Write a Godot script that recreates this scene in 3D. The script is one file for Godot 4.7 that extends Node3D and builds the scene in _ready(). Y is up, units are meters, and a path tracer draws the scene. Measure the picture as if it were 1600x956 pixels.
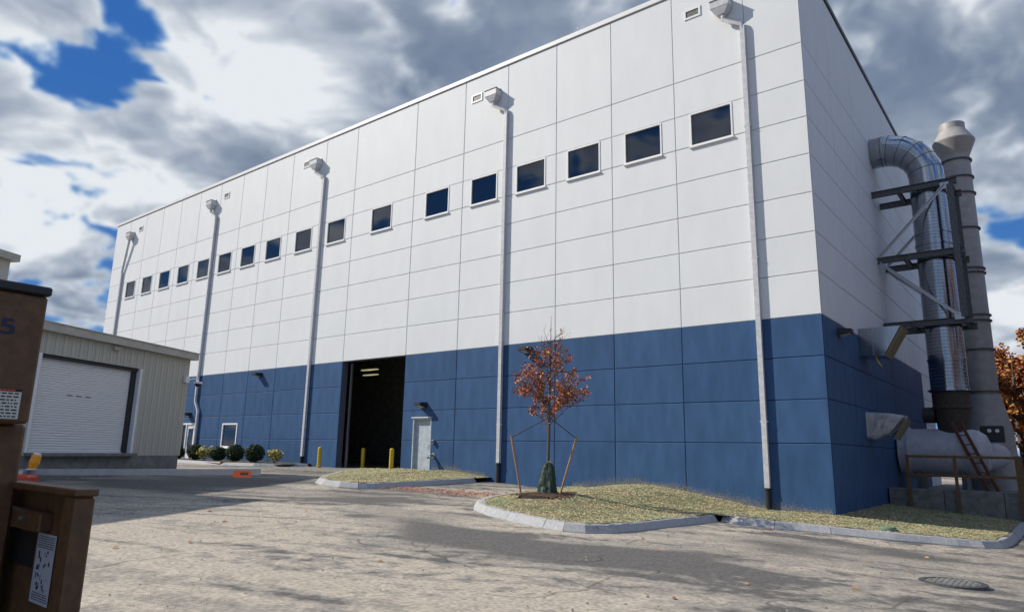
extends Node3D
# A white and blue precast hall with a loading yard, seen from the yard. x runs along the front, z towards the viewer, metres.

const CAM := Vector3(5.136, 1.595, 20.893)
const LIGHT_DIR := Vector3(1.7, -1.55, -0.95)
var cam_basis: Basis
var M := {}
var used := {}
var rng := RandomNumberGenerator.new()
var nz := FastNoiseLite.new()
var panel_cache := {}

# ---------------------------------------------------------------- naming
func numbered(called: String) -> String:
	if not used.has(called):
		used[called] = 0
		return called
	used[called] += 1
	return "%s_%03d" % [called, used[called]]

func thing(called: String, label: String, category: String, at := Vector3.ZERO, turn := 0.0, group := "") -> Node3D:
	var o := Node3D.new()
	o.name = numbered(called)
	add_child(o)
	o.position = at
	o.rotation.y = turn
	tag(o, label, category, group)
	return o

func tag(o: Node, label: String, category: String, group := "") -> void:
	o.set_meta("label", label)
	o.set_meta("category", category)
	if group != "":
		o.set_meta("group", group)

func setting(called: String, label := "") -> Node3D:
	var o := Node3D.new()
	o.name = numbered(called)
	add_child(o)
	o.set_meta("kind", "structure")
	if label != "":
		o.set_meta("label", label)
	return o

func part(called: String, st: SurfaceTool, m: Material, parent: Node) -> MeshInstance3D:
	var o := MeshInstance3D.new()
	o.mesh = st.commit()
	o.material_override = m
	o.name = numbered(called) if parent == self else called
	parent.add_child(o, true)
	return o

func copy(o: Node3D, at: Vector3, label := "") -> Node3D:
	var c: Node3D = o.duplicate()
	c.name = numbered(String(o.name).rstrip("_0123456789"))
	add_child(c)
	c.position = at
	if label != "":
		c.set_meta("label", label)
	return c

# ---------------------------------------------------------------- shapes (explicit normals, clockwise fronts)
func mb() -> SurfaceTool:
	var st := SurfaceTool.new()
	st.begin(Mesh.PRIMITIVE_TRIANGLES)
	return st

func tri(st: SurfaceTool, a: Vector3, b: Vector3, c: Vector3, na: Vector3, nb: Vector3, nc: Vector3) -> void:
	if (b - a).cross(c - a).dot(na + nb + nc) > 0.0:
		st.set_normal(na); st.add_vertex(a)
		st.set_normal(nc); st.add_vertex(c)
		st.set_normal(nb); st.add_vertex(b)
	else:
		st.set_normal(na); st.add_vertex(a)
		st.set_normal(nb); st.add_vertex(b)
		st.set_normal(nc); st.add_vertex(c)

func quad(st: SurfaceTool, a: Vector3, b: Vector3, c: Vector3, d: Vector3, n: Vector3) -> void:
	tri(st, a, b, c, n, n, n)
	tri(st, a, c, d, n, n, n)

func face(st: SurfaceTool, a: Vector3, b: Vector3, c: Vector3, d: Vector3, inside: Vector3) -> void:
	var n := (b - a).cross(c - a)
	if n.length() < 1e-9:
		n = (c - a).cross(d - a)
	n = n.normalized()
	if n.dot((a + b + c + d) / 4.0 - inside) < 0.0:
		n = -n
	quad(st, a, b, c, d, n)

func hexa(st: SurfaceTool, p: Array) -> void:
	# eight corners: four of one end in order, four of the other end
	var mid := Vector3.ZERO
	for q: Vector3 in p:
		mid += q / 8.0
	face(st, p[0], p[1], p[2], p[3], mid)
	face(st, p[4], p[5], p[6], p[7], mid)
	for i in 4:
		var j := (i + 1) % 4
		face(st, p[i], p[j], p[j + 4], p[i + 4], mid)

func box(st: SurfaceTool, c: Vector3, s: Vector3, b := Basis()) -> void:
	var p := []
	for z: float in [-0.5, 0.5]:
		for q: Vector2 in [Vector2(-0.5, -0.5), Vector2(0.5, -0.5), Vector2(0.5, 0.5), Vector2(-0.5, 0.5)]:
			p.append(c + b * Vector3(q.x * s.x, q.y * s.y, z * s.z))
	hexa(st, p)

func cbox(st: SurfaceTool, c: Vector3, s: Vector3, ch := 0.01, b := Basis()) -> void:
	# box with chamfered edges
	var h := s / 2.0
	var ax := [Vector3.RIGHT, Vector3.UP, Vector3.BACK]
	for k in 3:
		var u: Vector3 = ax[(k + 1) % 3]
		var v: Vector3 = ax[(k + 2) % 3]
		var w: Vector3 = ax[k]
		var hu := h.dot(u); var hv := h.dot(v); var hw := h.dot(w)
		for sg: float in [-1.0, 1.0]:
			var o := w * hw * sg
			quad(st, c + b * (o - u * (hu - ch) - v * (hv - ch)), c + b * (o + u * (hu - ch) - v * (hv - ch)), c + b * (o + u * (hu - ch) + v * (hv - ch)), c + b * (o - u * (hu - ch) + v * (hv - ch)), b * w * sg)
		for su: float in [-1.0, 1.0]:
			for sv: float in [-1.0, 1.0]:
				var e1 := u * hu * su + v * (hv - ch) * sv
				var e2 := u * (hu - ch) * su + v * hv * sv
				quad(st, c + b * (e1 - w * (hw - ch)), c + b * (e1 + w * (hw - ch)), c + b * (e2 + w * (hw - ch)), c + b * (e2 - w * (hw - ch)), b * (u * su + v * sv).normalized())
	for sx: float in [-1.0, 1.0]:
		for sy: float in [-1.0, 1.0]:
			for sz: float in [-1.0, 1.0]:
				var n := (b * Vector3(sx, sy, sz)).normalized()
				tri(st, c + b * Vector3(h.x * sx, (h.y - ch) * sy, (h.z - ch) * sz), c + b * Vector3((h.x - ch) * sx, h.y * sy, (h.z - ch) * sz), c + b * Vector3((h.x - ch) * sx, (h.y - ch) * sy, h.z * sz), n, n, n)

func frame_of(dir: Vector3) -> Basis:
	var y := dir.normalized()
	var x := y.cross(Vector3.UP if absf(y.y) < 0.95 else Vector3.RIGHT).normalized()
	return Basis(x, y, x.cross(y))

func tube(st: SurfaceTool, pts: Array, radii: Array, n := 12, caps := true, phase := 0.0, only := -1) -> Array:
	# swept round bar with mitred joints; radii has one value for each point
	var b := frame_of(pts[1] - pts[0])
	var rings := []
	var axes := []
	for i in pts.size():
		var t: Vector3
		if i == 0:
			t = (pts[1] - pts[0]).normalized()
		elif i == pts.size() - 1:
			t = (pts[i] - pts[i - 1]).normalized()
		else:
			t = ((pts[i] - pts[i - 1]).normalized() + (pts[i + 1] - pts[i]).normalized()).normalized()
		var x := (b.x - t * b.x.dot(t)).normalized()
		b = Basis(x, t, x.cross(t))
		var ring := []
		for k in n:
			var a := TAU * (k + phase) / n
			ring.append(pts[i] + (b.x * cos(a) + b.z * sin(a)) * float(radii[i]))
		rings.append(ring)
		axes.append(b)
	for i in pts.size() - 1:
		if only >= 0 and i != only:
			continue
		for k in n:
			var j := (k + 1) % n
			var na: Vector3 = (rings[i][k] - pts[i]).normalized()
			var nb: Vector3 = (rings[i][j] - pts[i]).normalized()
			var nc: Vector3 = (rings[i + 1][j] - pts[i + 1]).normalized()
			var nd: Vector3 = (rings[i + 1][k] - pts[i + 1]).normalized()
			tri(st, rings[i][k], rings[i][j], rings[i + 1][j], na, nb, nc)
			tri(st, rings[i][k], rings[i + 1][j], rings[i + 1][k], na, nc, nd)
	if caps:
		for e: int in [0, pts.size() - 1]:
			var nn: Vector3 = axes[e].y * (-1.0 if e == 0 else 1.0)
			for k in n:
				tri(st, pts[e], rings[e][k], rings[e][(k + 1) % n], nn, nn, nn)
	return rings

func lathe(st: SurfaceTool, prof: Array, n := 24, at := Vector3.ZERO, b := Basis()) -> void:
	# profile of Vector2(radius, height), each stretch with its own normal
	for i in prof.size() - 1:
		var p: Vector2 = prof[i]
		var q: Vector2 = prof[i + 1]
		var d := q - p
		if d.length() < 1e-6:
			continue
		var nn := Vector2(d.y, -d.x).normalized()
		for k in n:
			var a0 := TAU * k / n
			var a1 := TAU * (k + 1) / n
			var e0 := Vector3(cos(a0), 0, sin(a0))
			var e1 := Vector3(cos(a1), 0, sin(a1))
			var n0 := b * (e0 * nn.x + Vector3.UP * nn.y)
			var n1 := b * (e1 * nn.x + Vector3.UP * nn.y)
			var v00 := at + b * (e0 * p.x + Vector3.UP * p.y)
			var v10 := at + b * (e1 * p.x + Vector3.UP * p.y)
			var v01 := at + b * (e0 * q.x + Vector3.UP * q.y)
			var v11 := at + b * (e1 * q.x + Vector3.UP * q.y)
			if p.x > 1e-5:
				tri(st, v00, v10, v11, n0, n1, n1)
			if q.x > 1e-5:
				tri(st, v00, v11, v01, n0, n1, n0)

func bar(st: SurfaceTool, a: Vector3, b: Vector3, w: float, h: float) -> void:
	# rectangular bar from a to b, h upright where it can be
	var y := (b - a).normalized()
	var x := y.cross(Vector3.UP if absf(y.y) < 0.95 else Vector3.BACK).normalized()
	box(st, (a + b) / 2.0, Vector3(w, (b - a).length(), h), Basis(x, y, x.cross(y)))

func channel(st: SurfaceTool, a: Vector3, b: Vector3, w: float, h: float, t := 0.02) -> void:
	# steel I-section from a to b: two flanges and a web
	var y := (b - a).normalized()
	var x := y.cross(Vector3.UP if absf(y.y) < 0.95 else Vector3.BACK).normalized()
	var z := x.cross(y)
	var bs := Basis(x, y, z)
	var l := (b - a).length()
	var c := (a + b) / 2.0
	box(st, c + z * (h - t) / 2.0, Vector3(w, l, t), bs)
	box(st, c - z * (h - t) / 2.0, Vector3(w, l, t), bs)
	box(st, c, Vector3(t, l, h - 2.0 * t - 0.002), bs)

# ---------------------------------------------------------------- materials
func noise_tex(freq: float, lo: float, hi: float, sd: int, size := 512, octaves := 4, bump := 0.0, warm := 0.0) -> NoiseTexture2D:
	var n := FastNoiseLite.new()
	n.noise_type = FastNoiseLite.TYPE_SIMPLEX_SMOOTH
	n.frequency = freq
	n.seed = sd
	n.fractal_octaves = octaves
	var t := NoiseTexture2D.new()
	t.width = size
	t.height = size
	t.seamless = true
	t.noise = n
	if bump > 0.0:
		t.as_normal_map = true
		t.bump_strength = bump
	else:
		var g := Gradient.new()
		g.set_color(0, Color(lo, lo, lo * (1.0 - warm)))
		g.set_color(1, Color(hi, hi, hi))
		t.color_ramp = g
	return t

func lin(r: float, g: float, b: float) -> Color:
	return Color(r, g, b).linear_to_srgb()

func mat(c: Color, rough := 0.7, metal := 0.0, tex: Texture2D = null, scale := 0.5, bump: Texture2D = null, bump_scale := 0.3) -> StandardMaterial3D:
	var m := StandardMaterial3D.new()
	m.albedo_color = c
	m.roughness = rough
	m.metallic = metal
	if tex or bump:
		m.uv1_triplanar = true
		m.uv1_world_triplanar = true
		m.uv1_scale = Vector3.ONE * scale
	if tex:
		m.albedo_texture = tex
	if bump:
		m.normal_enabled = true
		m.normal_texture = bump
		m.normal_scale = bump_scale
	return m

func make_materials() -> void:
	var faint := noise_tex(0.012, 0.968, 1.0, 13, 512, 5)
	var blotch := noise_tex(0.012, 0.87, 1.0, 17, 512, 4)
	var soft := noise_tex(0.012, 0.84, 1.0, 3, 512, 5)
	var mottle := noise_tex(0.02, 0.74, 1.0, 5, 512, 5)
	var strong := noise_tex(0.03, 0.45, 1.0, 7, 512, 5, 0.0, 0.05)
	var grain_b := noise_tex(0.09, 0, 1, 9, 512, 4, 4.0)
	var rough_b := noise_tex(0.03, 0, 1, 11, 512, 5, 8.0)
	M.white = mat(lin(0.705, 0.735, 0.75), 0.65, 0.0, faint, 0.12)
	M.white.uv1_scale = Vector3(0.16, 0.05, 0.16)
	M.blue = mat(lin(0.050, 0.115, 0.245), 0.55, 0.0, blotch, 0.10)
	M.blue.uv1_scale = Vector3(0.30, 0.10, 0.30)
	M.blue.metallic_specular = 0.25
	M.white_b = M.white.duplicate()
	M.white_b.albedo_color = lin(0.72, 0.748, 0.76)
	M.blue_b = M.blue.duplicate()
	M.blue_b.albedo_color = lin(0.053, 0.12, 0.252)
	M.blue_c = M.blue.duplicate()
	M.blue_c.albedo_color = lin(0.047, 0.109, 0.233)
	M.core = mat(lin(0.09, 0.10, 0.13), 0.9)  # dark tone carries the shade of the bay reveal in its colour
	M.coping = mat(lin(0.78, 0.78, 0.77), 0.4)
	M.joint = mat(lin(0.12, 0.12, 0.12), 0.8)
	M.frame = mat(lin(0.80, 0.80, 0.79), 0.4)
	M.pipe = mat(lin(0.64, 0.65, 0.67), 0.42, 0.0, soft, 0.8)
	M.black = mat(lin(0.018, 0.018, 0.02), 0.5)
	M.lamp_lens = mat(lin(0.5, 0.5, 0.45), 0.2)
	M.inside = mat(lin(0.30, 0.31, 0.33), 0.9, 0.0, mottle, 0.2)
	M.inside_dark = mat(lin(0.22, 0.22, 0.23), 0.8)
	M.slab = mat(lin(0.40, 0.38, 0.34), 0.85, 0.0, strong, 0.35, rough_b, 0.2)
	M.door = mat(lin(0.52, 0.60, 0.66), 0.45, 0.0, soft, 0.5)
	M.steel = mat(lin(0.45, 0.46, 0.48), 0.35, 0.8)
	M.galv = mat(lin(0.42, 0.44, 0.47), 0.17, 1.0, soft, 0.7)
	M.galv.uv1_scale = Vector3(1.6, 0.12, 1.6)
	M.beam = mat(lin(0.22, 0.225, 0.24), 0.55, 0.5, strong, 1.1)
	M.stack = mat(lin(0.43, 0.41, 0.39), 0.55, 0.2, soft, 0.3)
	M.rust_duct = mat(lin(0.12, 0.095, 0.075), 0.75, 0.1, strong, 0.8)
	M.tank = mat(lin(0.52, 0.53, 0.58), 0.55, 0.0, soft, 0.5)
	M.plastic = mat(lin(0.50, 0.51, 0.52), 0.35, 0.0, soft, 1.0, rough_b, 0.5)
	M.concrete = mat(lin(0.26, 0.255, 0.24), 0.9, 0.0, mottle, 0.3, rough_b, 0.15)
	M.granite = mat(lin(0.50, 0.51, 0.52), 0.85, 0.0, mottle, 1.6, rough_b, 0.6)
	M.wood = mat(lin(0.33, 0.19, 0.09), 0.8, 0.0, strong, 1.4)
	M.stake = mat(lin(0.46, 0.27, 0.15), 0.8, 0.0, mottle, 2.0)
	M.siding = mat(lin(0.53, 0.507, 0.432), 0.55, 0.0, faint, 0.4)
	M.siding_trim = mat(lin(0.54, 0.515, 0.44), 0.5, 0.0, soft, 0.4)
	M.shutter = mat(lin(0.82, 0.82, 0.81), 0.5, 0.0, faint, 0.8)
	M.brown = mat(lin(0.15, 0.072, 0.028), 0.55, 0.0, mottle, 1.3, rough_b, 0.1)
	M.yellow = mat(lin(0.72, 0.50, 0.03), 0.45, 0.0, soft, 1.0)
	M.red = mat(lin(0.62, 0.06, 0.03), 0.5, 0.0, soft, 1.0)
	M.orange = mat(lin(0.78, 0.13, 0.03), 0.5)
	M.amber = mat(lin(0.80, 0.33, 0.01), 0.25)
	M.amber.emission_enabled = false
	M.alu = mat(lin(0.40, 0.41, 0.42), 0.45, 0.2, soft, 0.6)
	M.bark = mat(lin(0.22, 0.16, 0.12), 0.9, 0.0, strong, 3.0, rough_b, 0.6)
	M.bag = mat(lin(0.010, 0.042, 0.022), 0.55, 0.0, mottle, 2.0, rough_b, 0.5)
	M.mulch = mat(lin(0.055, 0.03, 0.018), 0.95, 0.0, strong, 3.0, rough_b, 1.0)
	M.rope = mat(lin(0.05, 0.06, 0.05), 0.8)
	M.glass = mat(Color(0.05, 0.10, 0.18, 0.85), 0.02)
	M.glass.transparency = BaseMaterial3D.TRANSPARENCY_ALPHA
	M.glass.metallic_specular = 0.75
	M.leaf = mat(Color.WHITE, 0.7)
	M.leaf.vertex_color_use_as_albedo = true
	M.leaf.cull_mode = BaseMaterial3D.CULL_DISABLED
	M.leaf.backlight_enabled = true
	M.leaf.backlight = Color(0.25, 0.18, 0.1)
	M.paint_tint = mat(Color.WHITE, 0.9)
	M.paint_tint.vertex_color_use_as_albedo = true
	M.lawn = mat(lin(0.32, 0.28, 0.15), 0.95, 0.0, strong, 2.2, rough_b, 1.0)
	M.bed = mat(lin(0.16, 0.11, 0.07), 0.95, 0.0, strong, 1.5, rough_b, 1.0)
	M.fixture = mat(lin(0.9, 0.9, 0.8), 0.5)
	M.fixture.emission_enabled = true
	M.fixture.emission = Color(1.0, 0.95, 0.7)
	M.fixture.emission_energy_multiplier = 0.35

# ---------------------------------------------------------------- the lie of the land
const GX := [-400.0, -60.0, -35.0, -24.0, -20.0, -16.0, -12.0, -8.0, -4.0, 0.0, 4.0, 8.0, 20.0, 60.0, 400.0]
const GY := [0.88, 0.85, 0.79, 0.70, 0.68, 0.62, 0.44, 0.25, 0.03, -0.14, -0.42, -0.65, -1.1, -1.6, -2.0]

func lerp_table(xs: Array, ys: Array, x: float) -> float:
	if x <= xs[0]:
		return ys[0]
	for i in xs.size() - 1:
		if x < xs[i + 1]:
			return lerpf(ys[i], ys[i + 1], (x - xs[i]) / (xs[i + 1] - xs[i]))
	return ys[ys.size() - 1]

func land(x: float, z: float) -> float:
	var a := lerp_table(GX, GY, x)
	var b := clampf(-0.02 * (x - 5.0), -0.5, 0.5)
	var s := clampf(z / 21.0, 0, 1)
	s = s * s * (3.0 - 2.0 * s)
	var h := a * (1.0 - s) + b * s
	if z < -0.2 and z > -20.3 and x < -0.2 and x > -50:
		h -= 0.5
	return h

func on_land(x: float, z: float, up := 0.0) -> Vector3:
	return Vector3(x, land(x, z) + up, z)

# lawns: outline (kerb line) and how high the soil lies against the wall
const WALL_X := [-18.5, -16.0, -14.3, -13.0, -12.0, -9.3, -8.0, -6.8, -5.5, -4.3, -3.0, -1.8, 0.0, 2.0, 4.0]
const WALL_Y := [0.70, 0.74, 0.82, 0.68, 0.50, 0.46, 0.60, 0.68, 0.62, 0.48, 0.27, 0.10, 0.07, -0.12, -0.25]

func kerb_distance(p: Vector2, line: Array) -> float:
	var d := 1e9
	for i in line.size() - 1:
		var q := Geometry2D.get_closest_point_to_segment(p, line[i], line[i + 1])
		d = minf(d, p.distance_to(q))
	return d

func lawn_height(x: float, z: float, line: Array) -> float:
	var edge := land(x, z) + 0.17
	if z < 0.0:
		edge = maxf(land(x, 0.1), land(x, z)) + 0.17
	var s := clampf(kerb_distance(Vector2(x, z), line) / 3.2, 0, 1)
	s = s * s * (3.0 - 2.0 * s)
	var top := maxf(lerp_table(WALL_X, WALL_Y, x), edge)
	return lerpf(edge, top, s) + nz.get_noise_2d(x * 60.0, z * 60.0) * 0.02

# ---------------------------------------------------------------- sky
func pixel_dir(px: float, py: float) -> Vector3:
	return (cam_basis * Vector3((px - 800.0) / 1081.9, (478.0 - py) / 1081.9, -1.0)).normalized()

func make_sky() -> ImageTexture:
	var w := 2048
	var h := 1024
	var big := FastNoiseLite.new()
	big.noise_type = FastNoiseLite.TYPE_SIMPLEX_SMOOTH
	big.seed = 21
	big.frequency = 1.0
	big.fractal_octaves = 6
	big.fractal_gain = 0.52
	var mid := FastNoiseLite.new()
	mid.noise_type = FastNoiseLite.TYPE_SIMPLEX_SMOOTH
	mid.seed = 5
	mid.frequency = 1.0
	mid.fractal_octaves = 4
	# where the photograph shows gaps of blue, and where grey undersides: centre, radius, weight
	var fwd := -cam_basis.z
	var gaps := []
	for g: Array in [[110, 35, 75, 0.36], [195, 95, 70, 0.46], [50, 190, 55, 0.38], [150, 165, 50, 0.34], [25, 385, 50, 0.40], [165, 395, 40, 0.40], [1340, 60, 90, -0.4], [1560, 345, 45, 0.16], [1030, 0, 40, 0.12],
			[70, 100, 60, -0.40], [390, 90, 150, -0.36], [80, 290, 150, -0.36], [110, 430, 80, -0.42], [640, 60, 330, -0.34], [1000, 60, 250, -0.2], [1450, 120, 300, -0.36], [1580, 470, 80, -0.36], [400, 250, 150, -0.2]]:
		gaps.append([pixel_dir(g[0], g[1]), g[2] / 1081.9, g[3]])
	var greys := []
	for g: Array in [[640, 130, 110, 0.55], [380, 215, 80, 0.30], [100, 452, 60, 0.75], [1180, 60, 250, 0.30], [1480, 120, 220, 0.35], [1560, 410, 60, 0.55], [900, 20, 130, 0.35], [5, 145, 35, 0.6],
			[280, 110, 150, -0.40], [70, 110, 60, -0.5], [90, 395, 45, -0.5], [60, 280, 120, -0.40], [1580, 475, 50, -0.7], [450, 60, 110, -0.25]]:
		greys.append([pixel_dir(g[0], g[1]), g[2] / 1081.9, g[3]])
	var data := PackedByteArray()
	data.resize(w * h * 3)
	for j in h:
		var th := PI * (j + 0.5) / h
		var y := cos(th)
		var r := sin(th)
		for i in w:
			var k := (j * w + i) * 3
			if y < -0.03:
				data[k] = 96; data[k + 1] = 94; data[k + 2] = 88
				continue
			var a := TAU * (i + 0.5) / w
			var d := Vector3(sin(a) * r, y, -cos(a) * r)
			var f := 1.5 / (maxf(y, 0.0) + 0.28)
			var p := Vector3(d.x * f, d.y * 0.8, d.z * f)
			var wx := mid.get_noise_3d(p.x * 1.1, p.y * 1.1 + 7.0, p.z * 1.1)
			p += Vector3(wx, wx * 0.5, -wx) * 0.22
			var n := big.get_noise_3d(p.x * 2.0, p.y * 2.6, p.z * 2.0) * 1.15
			var m := mid.get_noise_3d(p.x * 1.3 + 40.0, p.y * 1.6, p.z * 1.3)
			var fine := mid.get_noise_3d(p.x * 5.0, p.y * 6.0 + 3.0, p.z * 5.0)
			var finer := big.get_noise_3d(p.x * 8.0 + 9.0, p.y * 10.0, p.z * 8.0)
			var c := n + 0.05 + fine * 0.15 + finer * 0.17
			var s := m * 0.9 + 0.28
			if d.dot(fwd) > 0.45:
				for g: Array in gaps:
					var q: float = d.distance_squared_to(g[0]) / (g[1] * g[1])
					if q < 6.0:
						c -= g[2] * exp(-q)
				for g: Array in greys:
					var q: float = d.distance_squared_to(g[0]) / (g[1] * g[1])
					if q < 6.0:
						s += g[2] * exp(-q)
			var cover := clampf((c + 0.10) / 0.28, 0, 1)
			cover = cover * cover * (3.0 - 2.0 * cover)
			# thick cloud is grey below, thin edges are white
			var thick := clampf((c - 0.06) / 0.55, 0, 1)
			var sh := 1.0 - exp(-1.25 * maxf(s * (0.30 + 0.8 * thick) + n * 0.40 + fine * 0.30 + finer * 0.36 + 0.08, 0.0))
			var hz := pow(1.0 - clampf(y, 0, 1), 4.0)
			var br := lerpf(0.20, 0.42, hz); var bg := lerpf(0.41, 0.60, hz); var bb := lerpf(0.70, 0.80, hz)
			var cr := lerpf(0.905, 0.36, sh); var cg := lerpf(0.925, 0.43, sh); var cb := lerpf(0.945, 0.54, sh)
			data[k] = int(255.0 * lerpf(br, cr, cover))
			data[k + 1] = int(255.0 * lerpf(bg, cg, cover))
			data[k + 2] = int(255.0 * lerpf(bb, cb, cover))
	return ImageTexture.create_from_image(Image.create_from_data(w, h, false, Image.FORMAT_RGB8, data))

# ---------------------------------------------------------------- precast panels
func panel_mesh(w: float, h: float, pieces: Array) -> ArrayMesh:
	# pieces: Rect2 inside 0..w, 0..h; outer edges get a chamfer of 15 mm down to the joint
	var key := "%.3f/%.3f/%s" % [w, h, str(pieces)]
	if panel_cache.has(key):
		return panel_cache[key]
	var st := mb()
	var ch := 0.017
	var t := 0.06
	for r: Rect2 in pieces:
		var x0 := r.position.x; var x1 := r.end.x; var y0 := r.position.y; var y1 := r.end.y
		var a := ch if x0 < 0.001 else 0.0
		var b := ch if x1 > w - 0.001 else 0.0
		var c := ch if y0 < 0.001 else 0.0
		var d := ch if y1 > h - 0.001 else 0.0
		var B := [Vector3(x0, y0, -ch), Vector3(x1, y0, -ch), Vector3(x1, y1, -ch), Vector3(x0, y1, -ch)]
		var F := [Vector3(x0 + a, y0 + c, 0), Vector3(x1 - b, y0 + c, 0), Vector3(x1 - b, y1 - d, 0), Vector3(x0 + a, y1 - d, 0)]
		quad(st, F[0], F[1], F[2], F[3], Vector3.BACK)
		var mid := Vector3((x0 + x1) / 2.0, (y0 + y1) / 2.0, -0.2)
		for i in 4:
			var j := (i + 1) % 4
			face(st, B[i], B[j], F[j], F[i], mid)
			face(st, B[i], B[j], B[j] + Vector3(0, 0, ch - t), B[i] + Vector3(0, 0, ch - t), Vector3((x0 + x1) / 2.0, (y0 + y1) / 2.0, -0.03))
	panel_cache[key] = st.commit()
	return panel_cache[key]

func cut(r: Rect2, holes: Array) -> Array:
	# the rectangle r without the holes, as rectangles
	var out := [r]
	for hole: Rect2 in holes:
		var next := []
		for q: Rect2 in out:
			var k := q.intersection(hole)
			if k.size.x < 0.01 or k.size.y < 0.01:
				next.append(q)
				continue
			if k.position.y > q.position.y + 0.005:
				next.append(Rect2(q.position, Vector2(q.size.x, k.position.y - q.position.y)))
			if k.end.y < q.end.y - 0.005:
				next.append(Rect2(Vector2(q.position.x, k.end.y), Vector2(q.size.x, q.end.y - k.end.y)))
			if k.position.x > q.position.x + 0.005:
				next.append(Rect2(Vector2(q.position.x, k.position.y), Vector2(k.position.x - q.position.x, k.size.y)))
			if k.end.x < q.end.x - 0.005:
				next.append(Rect2(Vector2(k.end.x, k.position.y), Vector2(q.end.x - k.end.x, k.size.y)))
		out = next
	return out

func put_panel(parent: Node3D, side: Transform3D, u0: float, u1: float, v0: float, v1: float, holes: Array, m: Material) -> void:
	var g := 0.006
	var r := Rect2(u0 + g, v0 + g, u1 - u0 - 2.0 * g, v1 - v0 - 2.0 * g)
	var rects := cut(r, holes)
	# pieces that no longer touch are panels of their own
	var sets := []
	for q: Rect2 in rects:
		var home := -1
		for k in sets.size():
			for e: Rect2 in sets[k]:
				if e.grow(0.002).intersects(q):
					home = k
		if home < 0:
			sets.append([q])
		else:
			sets[home].append(q)
	for set: Array in sets:
		var pieces := []
		for q: Rect2 in set:
			pieces.append(Rect2((q.position - r.position).snapped(Vector2(0.001, 0.001)), q.size.snapped(Vector2(0.001, 0.001))))
		var o := MeshInstance3D.new()
		o.mesh = panel_mesh(snappedf(r.size.x, 0.001), snappedf(r.size.y, 0.001), pieces)
		o.material_override = m
		o.name = "wall_panel"
		parent.add_child(o, true)
		o.transform = side * Transform3D(Basis(), Vector3(r.position.x, r.position.y, 0))

const COLS := [0.0, -1.78, -4.34, -6.86, -9.36, -11.86, -14.3, -17.38, -21.73, -24.3, -27.3, -29.92, -32.44, -34.98, -37.52, -40.06, -42.6, -45.14, -47.66, -50.07]
const ROWS := [17.81, 14.38, 13.07, 11.86, 10.635, 9.40, 8.17, 6.95, 5.66, 4.455, 3.22, 1.98]
const END_COLS := [0.0, 3.3, 6.6, 9.9, 13.2, 17.45, 20.5]

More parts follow.
